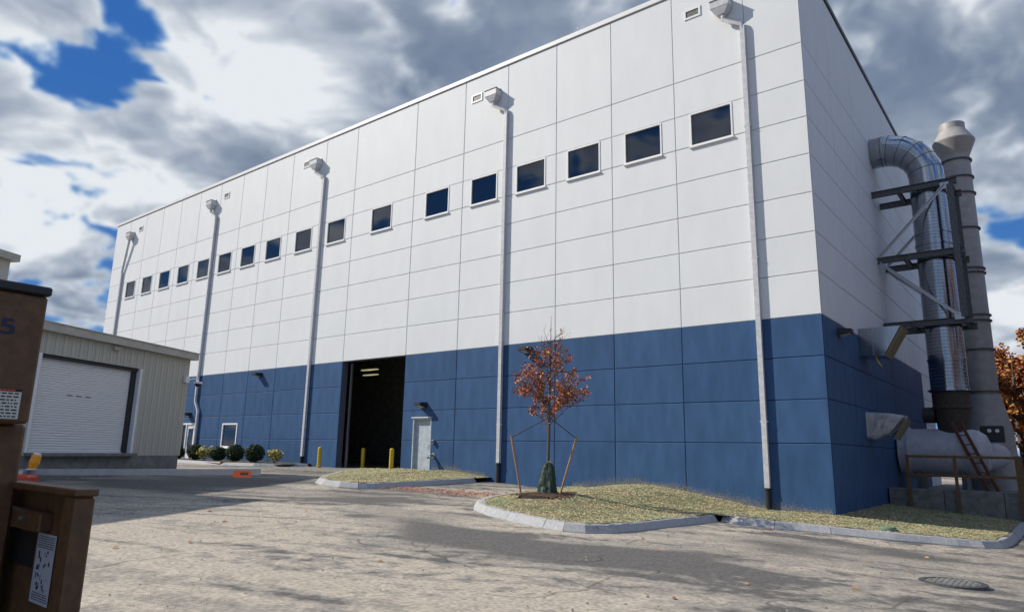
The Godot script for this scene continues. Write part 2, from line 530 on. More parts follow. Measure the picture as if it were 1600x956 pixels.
func make_building() -> void:
	var b := thing("factory_building", "tall white concrete panel hall with a blue lower band and a row of small windows", "building")
	var front := Transform3D()
	var end := Transform3D(Basis(Vector3(0, 0, -1), Vector3.UP, Vector3.RIGHT), Vector3.ZERO)
	var bay := Rect2(-21.73, 0.0, 4.35, 5.655)
	var holes := [bay, Rect2(-16.70, 0.0, 1.10, 2.90), Rect2(-32.02, 1.52, 1.56, 1.32), Rect2(-36.62, 0.0, 1.62, 2.90)]
	var wins := []
	for i in range(1, COLS.size() - 2):
		var c: float = (COLS[i] + COLS[i + 1]) / 2.0
		wins.append(c)
		holes.append(Rect2(c - 0.74, 11.84, 1.48, 1.22))
	# panels of the long front and of the end wall
	for i in COLS.size() - 1:
		for j in ROWS.size():
			var lo: float = ROWS[j + 1] if j + 1 < ROWS.size() else -0.35
			put_panel(b, front, COLS[i + 1], COLS[i], lo, ROWS[j], holes, ([M.white, M.white_b][(i * 5 + j * 3 + i * j) % 2] if j < 8 else [M.blue, M.blue_b, M.blue_c][(i * 2 + j + i * j) % 3]))
	for i in END_COLS.size() - 1:
		for j in ROWS.size():
			var lo: float = ROWS[j + 1] if j + 1 < ROWS.size() else -0.6
			put_panel(b, end, END_COLS[i], END_COLS[i + 1], lo, ROWS[j], [], M.white if j < 8 or i == 5 else M.blue)
	# the wall behind the panels, with the same openings
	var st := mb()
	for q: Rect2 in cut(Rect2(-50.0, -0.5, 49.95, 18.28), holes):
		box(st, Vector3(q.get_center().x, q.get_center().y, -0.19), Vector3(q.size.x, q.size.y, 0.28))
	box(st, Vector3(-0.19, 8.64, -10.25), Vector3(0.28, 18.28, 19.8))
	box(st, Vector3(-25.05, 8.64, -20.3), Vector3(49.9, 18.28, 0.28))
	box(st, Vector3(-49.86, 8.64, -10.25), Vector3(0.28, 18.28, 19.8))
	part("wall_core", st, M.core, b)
	st = mb()
	box(st, Vector3(-25.05, 17.35, -10.25), Vector3(49.3, 0.25, 19.6))
	part("roof", st, M.inside, b)
	# metal coping
	st = mb()
	hexa(st, [Vector3(-50.13, 17.84, 0.05), Vector3(0.05, 17.84, 0.05), Vector3(0.05, 17.84, -0.4), Vector3(-50.13, 17.84, -0.4), Vector3(-50.13, 18.02, 0.05), Vector3(0.05, 18.02, 0.05), Vector3(0.05, 17.97, -0.4), Vector3(-50.13, 17.97, -0.4)])
	part("coping", st, M.coping, b)
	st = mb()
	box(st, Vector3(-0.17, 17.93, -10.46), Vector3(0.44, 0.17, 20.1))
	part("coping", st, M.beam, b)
	# inside
	st = mb()
	box(st, Vector3(-25.05, 0.55, -10.16), Vector3(49.3, 0.32, 19.72))
	part("floor_slab", st, M.slab, b)
	st = mb()
	box(st, Vector3(-20.0, 6.0, -9.0), Vector3(30.0, 10.5, 0.2))
	part("partition", st, M.inside, b)
	st = mb()
	box(st, Vector3(-19.5, 3.05, -8.75), Vector3(14.0, 0.45, 0.25))
	part("crane_beam", st, M.inside_dark, b)
	st = mb()
	for x: float in [-20.6, -20.0, -18.4]:
		tube(st, [Vector3(x, 0.71, -8.6), Vector3(x, 2.6 + x * -0.02, -8.6)], [0.09, 0.09], 8)
	part("riser_pipe", st, M.inside_dark, b)
	for x: float in [-21.52, -17.59]:
		st = mb()
		bar(st, Vector3(x, 0.72, -0.42), Vector3(x, 5.6, -0.42), 0.10, 0.08)
		part("door_track", st, M.steel, b)
	# high windows
	for i in wins.size():
		make_window(b, Rect2(wins[i] - 0.74, 11.84, 1.48, 1.22), true)
	make_window(b, Rect2(-32.02, 1.52, 1.56, 1.32), false)
	# rain pipes: x of the pipe, x of the box, foot height
	for a: Array in [[-1.80, -2.45, 0.10, 0.68], [-11.88, -12.55, 0.47, 1.14], [-24.27, -24.95, 0.80, 1.15], [-35.15, -35.75, 0.80, 1.15], [-47.95, -47.15, 0.8, 1.1]]:
		make_downspout(b, a[0], a[1], a[2], a[3])
	for v: Array in [[-3.56, 16.86], [-13.62, 16.83], [-26.02, 16.85], [-34.28, 16.87], [-45.95, 16.90]]:
		var vent := Node3D.new()
		vent.name = "overflow_scupper"
		b.add_child(vent, true)
		st = mb()
		for s: float in [-1.0, 1.0]:
			box(st, Vector3(v[0] + 0.27 * s, v[1], 0.016), Vector3(0.07, 0.38, 0.03))
			box(st, Vector3(v[0], v[1] + 0.155 * s, 0.015), Vector3(0.47, 0.07, 0.028))
		part("frame", st, M.frame, vent)
		st = mb()
		box(st, Vector3(v[0], v[1], 0.004), Vector3(0.46, 0.23, 0.006))
		part("opening", st, M.beam, vent)
	# pale steel door
	var d := Node3D.new()
	d.name = "steel_door"
	b.add_child(d)
	d.position = Vector3(-16.15, 0.72, 0)
	st = mb()
	box(st, Vector3(0, 1.06, -0.14), Vector3(0.98, 2.11, 0.05))
	part("leaf", st, M.door, d)
	st = mb()
	for s: float in [-1.0, 1.0]:
		box(st, Vector3(0.52 * s, 1.08, -0.08), Vector3(0.055, 2.16, 0.17))
	box(st, Vector3(0, 2.145, -0.079), Vector3(0.98, 0.06, 0.168))
	part("frame", st, M.door, d)
	st = mb()
	box(st, Vector3(0, 2.21, 0.03), Vector3(1.16, 0.04, 0.10))
	part("drip_cap", st, M.frame, d)
	st = mb()
	cbox(st, Vector3(0.38, 1.02, -0.10), Vector3(0.07, 0.24, 0.03), 0.006)
	tube(st, [Vector3(0.38, 1.02, -0.09), Vector3(0.38, 1.02, -0.03), Vector3(0.26, 1.02, -0.03)], [0.013, 0.013, 0.011], 8)
	part("handle", st, M.steel, d)
	for y: float in [0.3, 1.1, 1.85]:
		st = mb()
		tube(st, [Vector3(-0.485, y - 0.06, -0.105), Vector3(-0.485, y + 0.06, -0.105)], [0.014, 0.014], 8)
		part("hinge", st, M.steel, d)
	# glazed white entrance
	d = Node3D.new()
	d.name = "glazed_entrance"
	b.add_child(d)
	d.position = Vector3(-35.81, 0.82, 0)
	st = mb()
	for x: float in [-0.77, -0.22, 0.77]:
		box(st, Vector3(x, 1.03, -0.03), Vector3(0.08, 2.06, 0.12))
	box(st, Vector3(0, 2.02, -0.03), Vector3(1.46, 0.10, 0.118))
	box(st, Vector3(-0.495, 0.06, -0.03), Vector3(0.47, 0.10, 0.118))
	part("frame", st, M.frame, d)
	st = mb()
	for x: float in [-0.10, 0.64]:
		box(st, Vector3(x, 1.0, -0.05), Vector3(0.15, 1.93, 0.05))
	box(st, Vector3(0.27, 1.85, -0.05), Vector3(0.59, 0.22, 0.048))
	box(st, Vector3(0.27, 0.17, -0.05), Vector3(0.59, 0.28, 0.048))
	part("door_leaf", st, M.frame, d)
	st = mb()
	box(st, Vector3(0.27, 1.03, -0.05), Vector3(0.60, 1.44, 0.012))
	part("pane", st, M.glass, d)
	st = mb()
	box(st, Vector3(-0.495, 1.04, -0.05), Vector3(0.48, 1.86, 0.012))
	part("pane", st, M.glass, d)
	st = mb()
	bar(st, Vector3(-0.10, 0.8, 0.02), Vector3(-0.10, 1.3, 0.02), 0.03, 0.03)
	part("handle", st, M.steel, d)
	# lightning rods on the coping
	for x: float in [-13.58, -8.44, -19.65, -3.2, -26.0, -33.0, -40.0]:
		st = mb()
		tube(st, [Vector3(x, 18.0, -0.15), Vector3(x, 18.06, -0.15), Vector3(x, 18.36, -0.15)], [0.03, 0.012, 0.008], 6)
		part("lightning_rod", st, M.steel, b)
	# lamps hanging in the hall, seen through the windows and the bay
	for a: Array in [[Vector3(-23.9, 5.75, -3.5), "lit strip lamp hanging in the dark open bay, nearest the doorway"], [Vector3(-27.0, 5.9, -6.2), "small lit strip lamp hanging deep inside the open bay"], [Vector3(-13.98, 14.7, -4.5), "lit strip lamp seen in the high window beside the middle downspout"],
			[Vector3(-43.3, 14.25, -3.6), "lit strip lamp seen in the high window beside the jogged downspout"], [Vector3(-48.6, 14.2, -3.3), "lit strip lamp seen in the third high window from the far end of the hall"], [Vector3(-37.7, 14.35, -3.8), "lit strip lamp seen in the seventh high window from the far end of the hall"]]:
		var p: Vector3 = a[0]
		var f := thing("hall_lamp", a[1], "lamp", p, 0.0, "lamps inside the hall")
		st = mb()
		box(st, Vector3.ZERO, Vector3(1.25, 0.05, 0.16))
		part("tube_light", st, M.fixture, f)
		st = mb()
		box(st, Vector3(0, 0.055, 0), Vector3(1.3, 0.05, 0.2))
		tube(st, [Vector3(-0.5, 0.08, 0), Vector3(-0.5, 17.2 - p.y, 0)], [0.008, 0.008], 5)
		tube(st, [Vector3(0.5, 0.08, 0), Vector3(0.5, 17.2 - p.y, 0)], [0.008, 0.008], 5)
		part("housing", st, M.inside_dark, f)
		var l := OmniLight3D.new()
		l.name = "glow"
		l.light_color = Color(1.0, 0.95, 0.8)
		l.light_energy = 0.06
		l.light_size = 0.3
		l.omni_range = 30.0
		l.omni_attenuation = 2.0
		l.shadow_enabled = true
		l.position = Vector3(0, -0.12, 0)
		f.add_child(l)

func make_window(b: Node3D, r: Rect2, high: bool) -> void:
	var w := Node3D.new()
	w.name = "window"
	b.add_child(w, true)
	w.position = Vector3(r.get_center().x, r.get_center().y, 0)
	var hx := r.size.x / 2.0
	var hy := r.size.y / 2.0
	var t := 0.052 if high else 0.085
	var st := mb()
	for s: float in [-1.0, 1.0]:
		box(st, Vector3((hx - t / 2.0) * s, 0, -0.03), Vector3(t, hy * 2.0 - 0.004, 0.10))
	box(st, Vector3(0, hy - t / 2.0, -0.03), Vector3(hx * 2.0 - 2.0 * t, t, 0.098))
	box(st, Vector3(0, -hy + t / 2.0, -0.03), Vector3(hx * 2.0 - 2.0 * t, t, 0.098))
	part("frame", st, M.frame, w)
	st = mb()
	box(st, Vector3(0, 0, -0.045), Vector3(hx * 2.0 - 2.0 * t + 0.01, hy * 2.0 - 2.0 * t + 0.01, 0.012))
	part("pane", st, M.glass, w)
	st = mb()
	hexa(st, [Vector3(-hx - 0.03, -hy - 0.05, 0.0), Vector3(hx + 0.03, -hy - 0.05, 0.0), Vector3(hx + 0.03, -hy + 0.01, 0.0), Vector3(-hx - 0.03, -hy + 0.01, 0.0),
		Vector3(-hx - 0.03, -hy - 0.05, 0.07), Vector3(hx + 0.03, -hy - 0.05, 0.07), Vector3(hx + 0.03, -hy - 0.01, 0.07), Vector3(-hx - 0.03, -hy - 0.01, 0.07)])
	part("sill", st, M.frame, w)

func make_downspout(b: Node3D, x: float, hx: float, foot: float, boot: float) -> void:
	var d := Node3D.new()
	d.name = "downspout"
	b.add_child(d, true)
	var st := mb()
	var z := 0.085
	var sx := signf(x - hx)
	var top := 15.62
	if x < -40.0:
		top = 13.9
	if absf(x + 35.15) < 0.1:
		tube(st, [Vector3(x, top, z), Vector3(x, 4.15, z), Vector3(x + 0.42, 3.6, z), Vector3(x + 0.42, boot, z)], [0.10, 0.10, 0.10, 0.10], 4, true, 0.5)
	else:
		bar(st, Vector3(x, boot, z), Vector3(x, top, z), 0.15, 0.12)
	part("pipe", st, M.pipe, d)
	# the offset from the box to the pipe
	st = mb()
	tube(st, [Vector3(hx + 0.05 * sx, 16.2, 0.2), Vector3(hx + 0.05 * sx, 16.02, 0.2), Vector3(x - 0.03 * sx, top + 0.08, 0.1), Vector3(x, top - 0.1, z)], [0.075, 0.078, 0.078, 0.07], 10)
	part("elbow", st, M.pipe, d)
	# conductor head: a box that narrows below, with a rim
	st = mb()
	var y1 := 16.72
	hexa(st, [Vector3(hx - 0.32, y1 - 0.26, 0.004), Vector3(hx + 0.32, y1 - 0.26, 0.004), Vector3(hx + 0.32, y1 - 0.26, 0.38), Vector3(hx - 0.32, y1 - 0.26, 0.38),
		Vector3(hx - 0.32, y1, 0.004), Vector3(hx + 0.32, y1, 0.004), Vector3(hx + 0.32, y1, 0.38), Vector3(hx - 0.32, y1, 0.38)])
	hexa(st, [Vector3(hx - 0.13, y1 - 0.52, 0.08), Vector3(hx + 0.13, y1 - 0.52, 0.08), Vector3(hx + 0.13, y1 - 0.52, 0.3), Vector3(hx - 0.13, y1 - 0.52, 0.3),
		Vector3(hx - 0.315, y1 - 0.262, 0.006), Vector3(hx + 0.315, y1 - 0.262, 0.006), Vector3(hx + 0.315, y1 - 0.262, 0.375), Vector3(hx - 0.315, y1 - 0.262, 0.375)])
	part("conductor_head", st, M.pipe, d)
	st = mb()
	box(st, Vector3(hx, y1 + 0.012, 0.196), Vector3(0.68, 0.022, 0.41))
	part("rim", st, M.beam, d)
	st = mb()
	box(st, Vector3(hx, y1 + 0.09, 0.02), Vector3(0.5, 0.12, 0.036))
	part("collar", st, M.frame, d)
	for y: float in [2.6, 7.6, 12.0]:
		if y < top:
			st = mb()
			box(st, Vector3(x, y, 0.075), Vector3(0.20, 0.05, 0.146))
			part("strap", st, M.pipe, d)
	st = mb()
	var bx := x + 0.42 if absf(x + 35.15) < 0.1 else x
	tube(st, [Vector3(bx, foot - 0.35, 0.09), Vector3(bx, boot - 0.03, 0.09), Vector3(bx, boot - 0.03, 0.09), Vector3(bx, boot + 0.03, 0.09)], [0.075, 0.075, 0.1, 0.1], 12)
	part("boot", st, M.black, d)

# ---------------------------------------------------------------- ground
func make_ground() -> void:
	# colour of the yard: worn asphalt, dust and sand, 48 by 32 m
	var w := 2048
	var h := 1365
	var layers := []
	for a: Array in [[0.004, 4, 31], [0.012, 5, 32], [0.05, 4, 33], [0.2, 3, 34]]:
		var n := FastNoiseLite.new()
		n.noise_type = FastNoiseLite.TYPE_SIMPLEX_SMOOTH
		n.frequency = a[0]
		n.fractal_octaves = a[1]
		n.seed = a[2]
		layers.append(n)
	# patches that the photograph shows: x, z, radius, kind amount (sand > 0, dark asphalt < 0)
	var spots := [[-4.6, 9.6, 1.0, 0.8], [-2.6, 9.6, 1.3, 0.9], [-6.9, 8.2, 0.9, 0.7], [-1.4, 4.2, 1.0, 0.8], [1.5, 3.0, 1.0, 0.7], [3.2, 1.9, 0.9, 0.7], [-0.6, 14.2, 1.6, 0.55], [-3.0, 14.6, 1.8, 0.55], [-5.5, 12.2, 1.0, 0.5],
		[1.0, 15.4, 1.5, 0.5], [-6.0, 15.5, 2.4, 0.4], [-9.0, 12.5, 2.0, 0.3], [-13.0, 7.4, 1.0, 0.5], [-9.0, 3.4, 1.5, 0.6], [-8.6, 10.5, 1.4, 0.25],
		[-6.85, 10.9, 0.35, -1.0], [-3.6, 13.45, 0.45, -0.8], [-5.0, 10.2, 1.5, -0.8], [-2.8, 10.9, 1.6, -0.85], [-0.4, 10.6, 1.5, -0.6], [-9.5, 8.6, 1.2, -0.5], [0.5, 6.3, 1.2, -0.5], [2.2, 4.4, 1.0, -0.4], [-15.5, 10.0, 3.5, -0.55], [-11.0, 5.6, 1.2, -0.4], [2.4, 9.5, 1.6, 0.25], [1.0, 11.5, 1.5, 0.2], [-18.0, 4.2, 2.2, -0.5]]
	var field := PackedFloat32Array()
	field.resize(w * h)
	for p: Array in spots:
		var i0 := int((p[0] - 2.0 * p[2] + 34.0) / 48.0 * w)
		var i1 := int((p[0] + 2.0 * p[2] + 34.0) / 48.0 * w)
		var j0 := int((p[1] - 2.0 * p[2] + 8.0) / 32.0 * h)
		var j1 := int((p[1] + 2.0 * p[2] + 8.0) / 32.0 * h)
		for j in range(maxi(j0, 0), mini(j1, h)):
			for i in range(maxi(i0, 0), mini(i1, w)):
				var dx: float = (-34.0 + 48.0 * (i + 0.5) / w - p[0]) / p[2]
				var dz: float = (-8.0 + 32.0 * (j + 0.5) / h - p[1]) / p[2]
				field[j * w + i] += p[3] * exp(-dx * dx - dz * dz)
	# cracks: thin wandering lines
	var crack := PackedFloat32Array()
	crack.resize(w * h)
	for q in 46:
		var p := Vector2(rng.randf_range(-16.0, 6.0), rng.randf_range(3.0, 18.0))
		var a := rng.randf_range(-0.5, 0.5) + (PI / 2.0 if q % 3 == 0 else 0.0) + 0.5
		for e in rng.randi_range(60, 240):
			a += rng.randfn() * 0.16
			p += Vector2(cos(a), sin(a)) * 0.02
			var ci := int((p.x + 34.0) / 48.0 * w)
			var cj := int((p.y + 8.0) / 32.0 * h)
			if ci > 0 and cj > 0 and ci < w - 1 and cj < h - 1:
				crack[cj * w + ci] = 1.0
				crack[cj * w + ci + 1] = maxf(crack[cj * w + ci + 1], 0.5)
	var data := PackedByteArray()
	data.resize(w * h * 3)
	for j in h:
		var z := -8.0 + 32.0 * (j + 0.5) / h
		for i in w:
			var x := -34.0 + 48.0 * (i + 0.5) / w
			# tracks run along the yard
			var bend := nz.get_noise_2d(x * 5.0, z * 5.0) * 1.6
			var u := x * 0.86 - z * 0.5 + bend
			var v := x * 0.5 + z * 0.86 + bend * 0.7
			var a: float = layers[0].get_noise_2d(u * 22.0, v * 50.0)
			var b: float = layers[1].get_noise_2d(u * 25.0, v * 80.0)
			var c: float = layers[2].get_noise_2d(x * 50.0, z * 50.0)
			var g: float = layers[3].get_noise_2d(x * 60.0, z * 60.0)
			var s := 0.37 + a * 0.48 + b * 0.62 + c * 0.22 + 0.30 * smoothstep(1.0, -6.0, x) * smoothstep(10.0, 14.0, z)
			var sp := field[j * w + i]
			if sp != 0.0:
				s += sp * (0.75 + b * 1.2 + c * 0.8)
			# ground out of view beyond the corner, darkened to cut bounce onto the end wall
			s -= 0.8 * smoothstep(6.0, 9.0, x)
			s = clampf(s, 0, 1)
			# asphalt -> grey dust -> sand
			var k := smoothstep(0.05, 0.5, s)
			var t := smoothstep(0.5, 0.95, s)
			var r := lerpf(lerpf(0.18, 0.47, k), 0.66, t)
			var gg := lerpf(lerpf(0.174, 0.43, k), 0.58, t)
			var bb := lerpf(lerpf(0.162, 0.365, k), 0.47, t)
			var m := (1.0 + g * 0.55 + c * 0.15) * (1.0 - 0.55 * crack[j * w + i])
			var col := Color(r * m, gg * m, bb * m).linear_to_srgb()
			var o := (j * w + i) * 3
			data[o] = clampi(int(col.r * 255.0), 0, 255)
			data[o + 1] = clampi(int(col.g * 255.0), 0, 255)
			data[o + 2] = clampi(int(col.b * 255.0), 0, 255)
	var m := StandardMaterial3D.new()
	m.roughness = 0.92
	m.albedo_texture = noise_tex(0.16, 0.76, 1.0, 41, 1024, 3)
	m.normal_enabled = true
	m.normal_texture = noise_tex(0.12, 0, 1, 42, 1024, 4, 10.0)
	m.normal_scale = 0.8
	m.detail_enabled = true
	m.detail_blend_mode = BaseMaterial3D.BLEND_MODE_MUL
	m.detail_uv_layer = BaseMaterial3D.DETAIL_UV_2
	m.detail_albedo = ImageTexture.create_from_image(Image.create_from_data(w, h, false, Image.FORMAT_RGB8, data))
	M.yard = m
	var xs := [-400.0, -200.0, -100.0, -70.0]
	for i in 161:
		xs.append(-52.0 + i * 0.45)
	xs.append_array([26.0, 32.0, 45.0, 80.0, 150.0, 400.0])
	var zs := [-400.0, -200.0, -100.0, -60.0, -40.0, -30.0]
	for i in 120:
		zs.append(-24.3 + i * 0.45)
	zs.append_array([36.0, 50.0, 80.0, 150.0, 400.0])
	var st := mb()
	var pts := []
	for z: float in zs:
		for x: float in xs:
			var y := land(x, z) + (nz.get_noise_2d(x * 14.0, z * 14.0) * 0.018 if absf(x) < 60.0 and absf(z) < 60.0 else 0.0)
			st.set_uv(Vector2(x, z) / 2.2)
			st.set_uv2(Vector2((x + 34.0) / 48.0, (z + 8.0) / 32.0))
			st.add_vertex(Vector3(x, y, z))
	var nx := xs.size()
	for j in zs.size() - 1:
		for i in nx - 1:
			var q := j * nx + i
			for e: int in [q, q + 1, q + nx + 1, q, q + nx + 1, q + nx]:
				st.add_index(e)
	st.generate_normals()
	var g := part("ground", st, m, self)
	g.set_meta("kind", "structure")

func scatter(called: String, label: String, category: String, mesh: Mesh, m: Material, places: Array, colors: Array, parent: Node = self) -> void:
	var mm := MultiMesh.new()
	mm.transform_format = MultiMesh.TRANSFORM_3D
	mm.use_colors = true
	mm.mesh = mesh
	mm.instance_count = places.size()
	for i in places.size():
		mm.set_instance_transform(i, places[i])
		mm.set_instance_color(i, colors[i])
	var o := MultiMeshInstance3D.new()
	o.multimesh = mm
	o.material_override = m
	o.name = numbered(called) if parent == self else called
	parent.add_child(o, true)
	o.set_meta("kind", "stuff")
	if parent == self:
		o.set_meta("label", label)
		o.set_meta("category", category)

func fleck_mesh(bend := 0.25) -> ArrayMesh:
	# a small bent flake, one unit long
	var st := mb()
	var up := Vector3.UP
	tri(st, Vector3(-0.5, 0, -0.3), Vector3(0.5, 0, -0.25), Vector3(0.0, bend, 0.0), up, up, up)
	tri(st, Vector3(0.5, 0, -0.25), Vector3(0.45, 0, 0.3), Vector3(0.0, bend, 0.0), up, up, up)
	tri(st, Vector3(0.45, 0, 0.3), Vector3(-0.5, 0, 0.28), Vector3(0.0, bend, 0.0), up, up, up)
	tri(st, Vector3(-0.5, 0, 0.28), Vector3(-0.5, 0, -0.3), Vector3(0.0, bend, 0.0), up, up, up)
	return st.commit()

func spin_basis(size: float, flat := false) -> Basis:
	var b := Basis(Vector3.UP, rng.randf() * TAU)
	if flat:
		b = b * Basis(Vector3.RIGHT, rng.randf_range(-0.35, 0.35))
	else:
		b = b * Basis(Vector3.RIGHT, rng.randf() * TAU) * Basis(Vector3.BACK, rng.randf() * TAU)
	return b.scaled(Vector3.ONE * size)

func make_lawn(label: String, area: Array, kerb_line: Array) -> void:
	var poly := PackedVector2Array(area)
	var lo := Vector2(1e9, 1e9)
	var hi := -lo
	for p: Vector2 in area:
		lo = lo.min(p)
		hi = hi.max(p)
	var step := 0.14
	var nx := int((hi.x - lo.x) / step) + 2
	var nzz := int((hi.y - lo.y) / step) + 2
	var st := mb()
	var ids := {}
	var count := 0
	for j in nzz:
		for i in nx:
			var c := lo + Vector2(i + 0.5, j + 0.5) * step
			if not Geometry2D.is_point_in_polygon(c, poly):
				continue
			var k := []
			for e: Vector2i in [Vector2i(i, j), Vector2i(i + 1, j), Vector2i(i + 1, j + 1), Vector2i(i, j + 1)]:
				if not ids.has(e):
					ids[e] = count
					count += 1
					var p := lo + Vector2(e) * step
					st.add_vertex(Vector3(p.x, lawn_height(p.x, p.y, kerb_line), p.y))
				k.append(ids[e])
			for e: int in [0, 1, 2, 0, 2, 3]:
				st.add_index(k[e])
	st.generate_normals()
	var g := part("lawn", st, M.lawn, self)
	g.set_meta("kind", "structure")
	g.set_meta("label", label)
	var places := []
	var cols := []
	var tries := int((hi.x - lo.x) * (hi.y - lo.y) * 420.0)
	for i in tries:
		var p := Vector2(rng.randf_range(lo.x, hi.x), rng.randf_range(lo.y, hi.y))
		if not Geometry2D.is_point_in_polygon(p, poly):
			continue
		places.append(Transform3D(spin_basis(rng.randf_range(0.025, 0.06), true), Vector3(p.x, lawn_height(p.x, p.y, kerb_line) + 0.004, p.y)))
		var g1 := nz.get_noise_2d(p.x * 40.0, p.y * 40.0) * 1.0 + 0.15 + rng.randf() * 0.5
		cols.append(Color(0.42, 0.35, 0.20).lerp(Color(0.26, 0.30, 0.15), clampf(g1, 0, 1)) * rng.randf_range(0.45, 1.35))
	scatter("straw_mulch", "pale green and straw coloured seeding mulch covering " + label, "mulch", fleck_mesh(), M.paint_tint, places, cols)

func kerb(called: String, label: String, line: Array, height := 0.17) -> void:
	# sloped granite kerb stones laid along a line, the road on the right-hand side of the direction of travel
	var k := setting(called, label)
	var pts := []
	for i in line.size() - 1:
		var a: Vector2 = line[i]
		var b: Vector2 = line[i + 1]
		var n := maxi(1, int(a.distance_to(b) / 0.25))
		for j in n:
			pts.append(a.lerp(b, float(j) / n))
	pts.append(line[line.size() - 1])
	var i0 := 0
	while i0 < pts.size() - 1:
		var stones := rng.randi_range(4, 7)
		# tight bends get short stones
		if i0 + 2 < pts.size() and (pts[i0 + 1] - pts[i0]).normalized().dot((pts[mini(i0 + 3, pts.size() - 1)] - pts[i0 + 1]).normalized()) < 0.97:
			stones = 2
		var i1 := mini(i0 + stones, pts.size() - 1)
		var st := mb()
		var prev := []
		for i in range(i0, i1 + 1):
			var p: Vector2 = pts[i]
			var t: Vector2 = (pts[mini(i + 1, pts.size() - 1)] - pts[maxi(i - 1, 0)]).normalized()
			if i == i0 and i0 > 0:
				p += t * 0.006
			if i == i1 and i1 < pts.size() - 1:
				p -= t * 0.006
			var o := Vector2(-t.y, t.x)
			var y := land(p.x, maxf(p.y, 0.0) if p.x < 0.0 else p.y)
			var rr := rng.randf_range(-0.012, 0.012)
			var sec := []
			for q: Vector2 in [Vector2(0.02, -0.15), Vector2(0.0, 0.02), Vector2(-0.10 + rr, height - 0.02), Vector2(-0.125, height), Vector2(-0.27, height + 0.005), Vector2(-0.28, -0.15)]:
				var f := p + o * q.x
				sec.append(Vector3(f.x, y + q.y, f.y))
			if prev.size() > 0:
				var mid: Vector3 = (sec[0] + sec[3] + sec[5] + prev[0] + prev[3] + prev[5]) / 6.0
				for e in 5:
					face(st, prev[e], prev[e + 1], sec[e + 1], sec[e], mid)
			if i == i0 or i == i1:
				var nn := Vector3(t.x, 0, t.y) * (-1.0 if i == i0 else 1.0)
				for e in range(1, 5):
					tri(st, sec[0], sec[e], sec[e + 1], nn, nn, nn)
			prev = sec
		part("kerb_stone", st, M.granite, k)
		i0 = i1

# ---------------------------------------------------------------- plants
func leaf_cloud(st: SurfaceTool, centre: Vector3, radius: Vector3, count: int, size: float, cols: Array, shell := 0.5) -> void:
	for i in count:
		var d := Vector3(rng.randfn(), rng.randfn(), rng.randfn()).normalized()
		var r := pow(rng.randf(), shell)
		var c := centre + d * radius * r
		var b := spin_basis(size * rng.randf_range(0.6, 1.3))
		var col: Color = cols[rng.randi() % cols.size()] * rng.randf_range(0.7, 1.25)
		col.a = 1.0
		st.set_color(col)
		var n := (b.y.normalized() * 0.6 + d * 0.6).normalized()
		var p0 := c + b * Vector3(-0.5, 0, 0)
		var p1 := c + b * Vector3(0, 0.05, -0.3)
		var p2 := c + b * Vector3(0.55, 0, 0)
		var p3 := c + b * Vector3(0, 0.05, 0.3)
		tri(st, p0, p1, p2, n, n, n)
		tri(st, p0, p2, p3, n, n, n)

func round_shrub(at: Vector3, r: float, label: String) -> void:
	var t := thing("round_shrub", label, "shrub", at, 0.0, "clipped round shrubs in the planting bed")
	var st := mb()
	var greens := [Color(0.042, 0.085, 0.032), Color(0.05, 0.095, 0.035), Color(0.038, 0.078, 0.03)]
	leaf_cloud(st, Vector3(0, r * 0.92, 0), Vector3(r, r * 0.92, r) * 0.85, 1100, 0.13, greens, 0.4)
	leaf_cloud(st, Vector3(0, r * 0.92, 0), Vector3(r, r * 0.92, r), 1500, 0.075, greens, 0.18)
	part("foliage", st, M.leaf, t)
	st = mb()
	tube(st, [Vector3(0, -0.1, 0), Vector3(0, r * 0.6, 0)], [0.03, 0.02], 6)
	part("stem", st, M.bark, t)

func flower_shrub(at: Vector3, r: float, label: String) -> void:
	var t := thing("flowering_shrub", label, "shrub", at, 0.0, "yellow flowering shrubs in the planting bed")
	var st := mb()
	for i in 9:
		var a := TAU * i / 9.0
		tube(st, [Vector3(0, -0.05, 0), Vector3(cos(a) * r * 0.3, r * 0.5, sin(a) * r * 0.3), Vector3(cos(a) * r * 0.75, r * 1.1 + 0.1 * (i % 3), sin(a) * r * 0.75)], [0.012, 0.009, 0.004], 5)
	part("stem", st, M.bark, t)
	st = mb()
	leaf_cloud(st, Vector3(0, r * 0.95, 0), Vector3(r * 0.95, r * 0.7, r * 0.95), 420, 0.10, [Color(0.36, 0.33, 0.05), Color(0.48, 0.42, 0.07), Color(0.20, 0.22, 0.05)], 0.45)
	part("foliage", st, M.leaf, t)
	st = mb()
	for i in 16:
		var a := rng.randf() * TAU
		var q := Vector3(cos(a), 0, sin(a)) * r * sqrt(rng.randf()) * 0.95 + Vector3(0, r * rng.randf_range(1.15, 1.6), 0)
		leaf_cloud(st, q, Vector3.ONE * 0.07, 30, 0.05, [Color(0.72, 0.66, 0.38), Color(0.80, 0.76, 0.55)], 0.4)
	part("blossom", st, M.leaf, t)

func grow(st: SurfaceTool, tips: Array, p: Vector3, d: Vector3, length: float, r: float, depth: int, lift: float) -> void:
	var q := p
	var dir := d
	var pts := [p]
	var rad := [r]
	var n := 4
	for i in n:
		dir = (dir + Vector3(rng.randfn() * 0.10, lift * 0.10, rng.randfn() * 0.10)).normalized()
		q += dir * length / n
		pts.append(q)
		rad.append(r * (1.0 - 0.62 * (i + 1) / n))
		tips.append([q, dir, depth])
		if depth > 0 and i > 0:
			var side := dir.cross(Vector3(rng.randfn(), rng.randfn(), rng.randfn())).normalized()
			grow(st, tips, q, (dir + side * rng.randf_range(0.55, 0.95)).normalized(), length * rng.randf_range(0.45, 0.62), r * 0.5, depth - 1, lift)
	tube(st, pts, rad, 6 if r > 0.02 else 4, false)

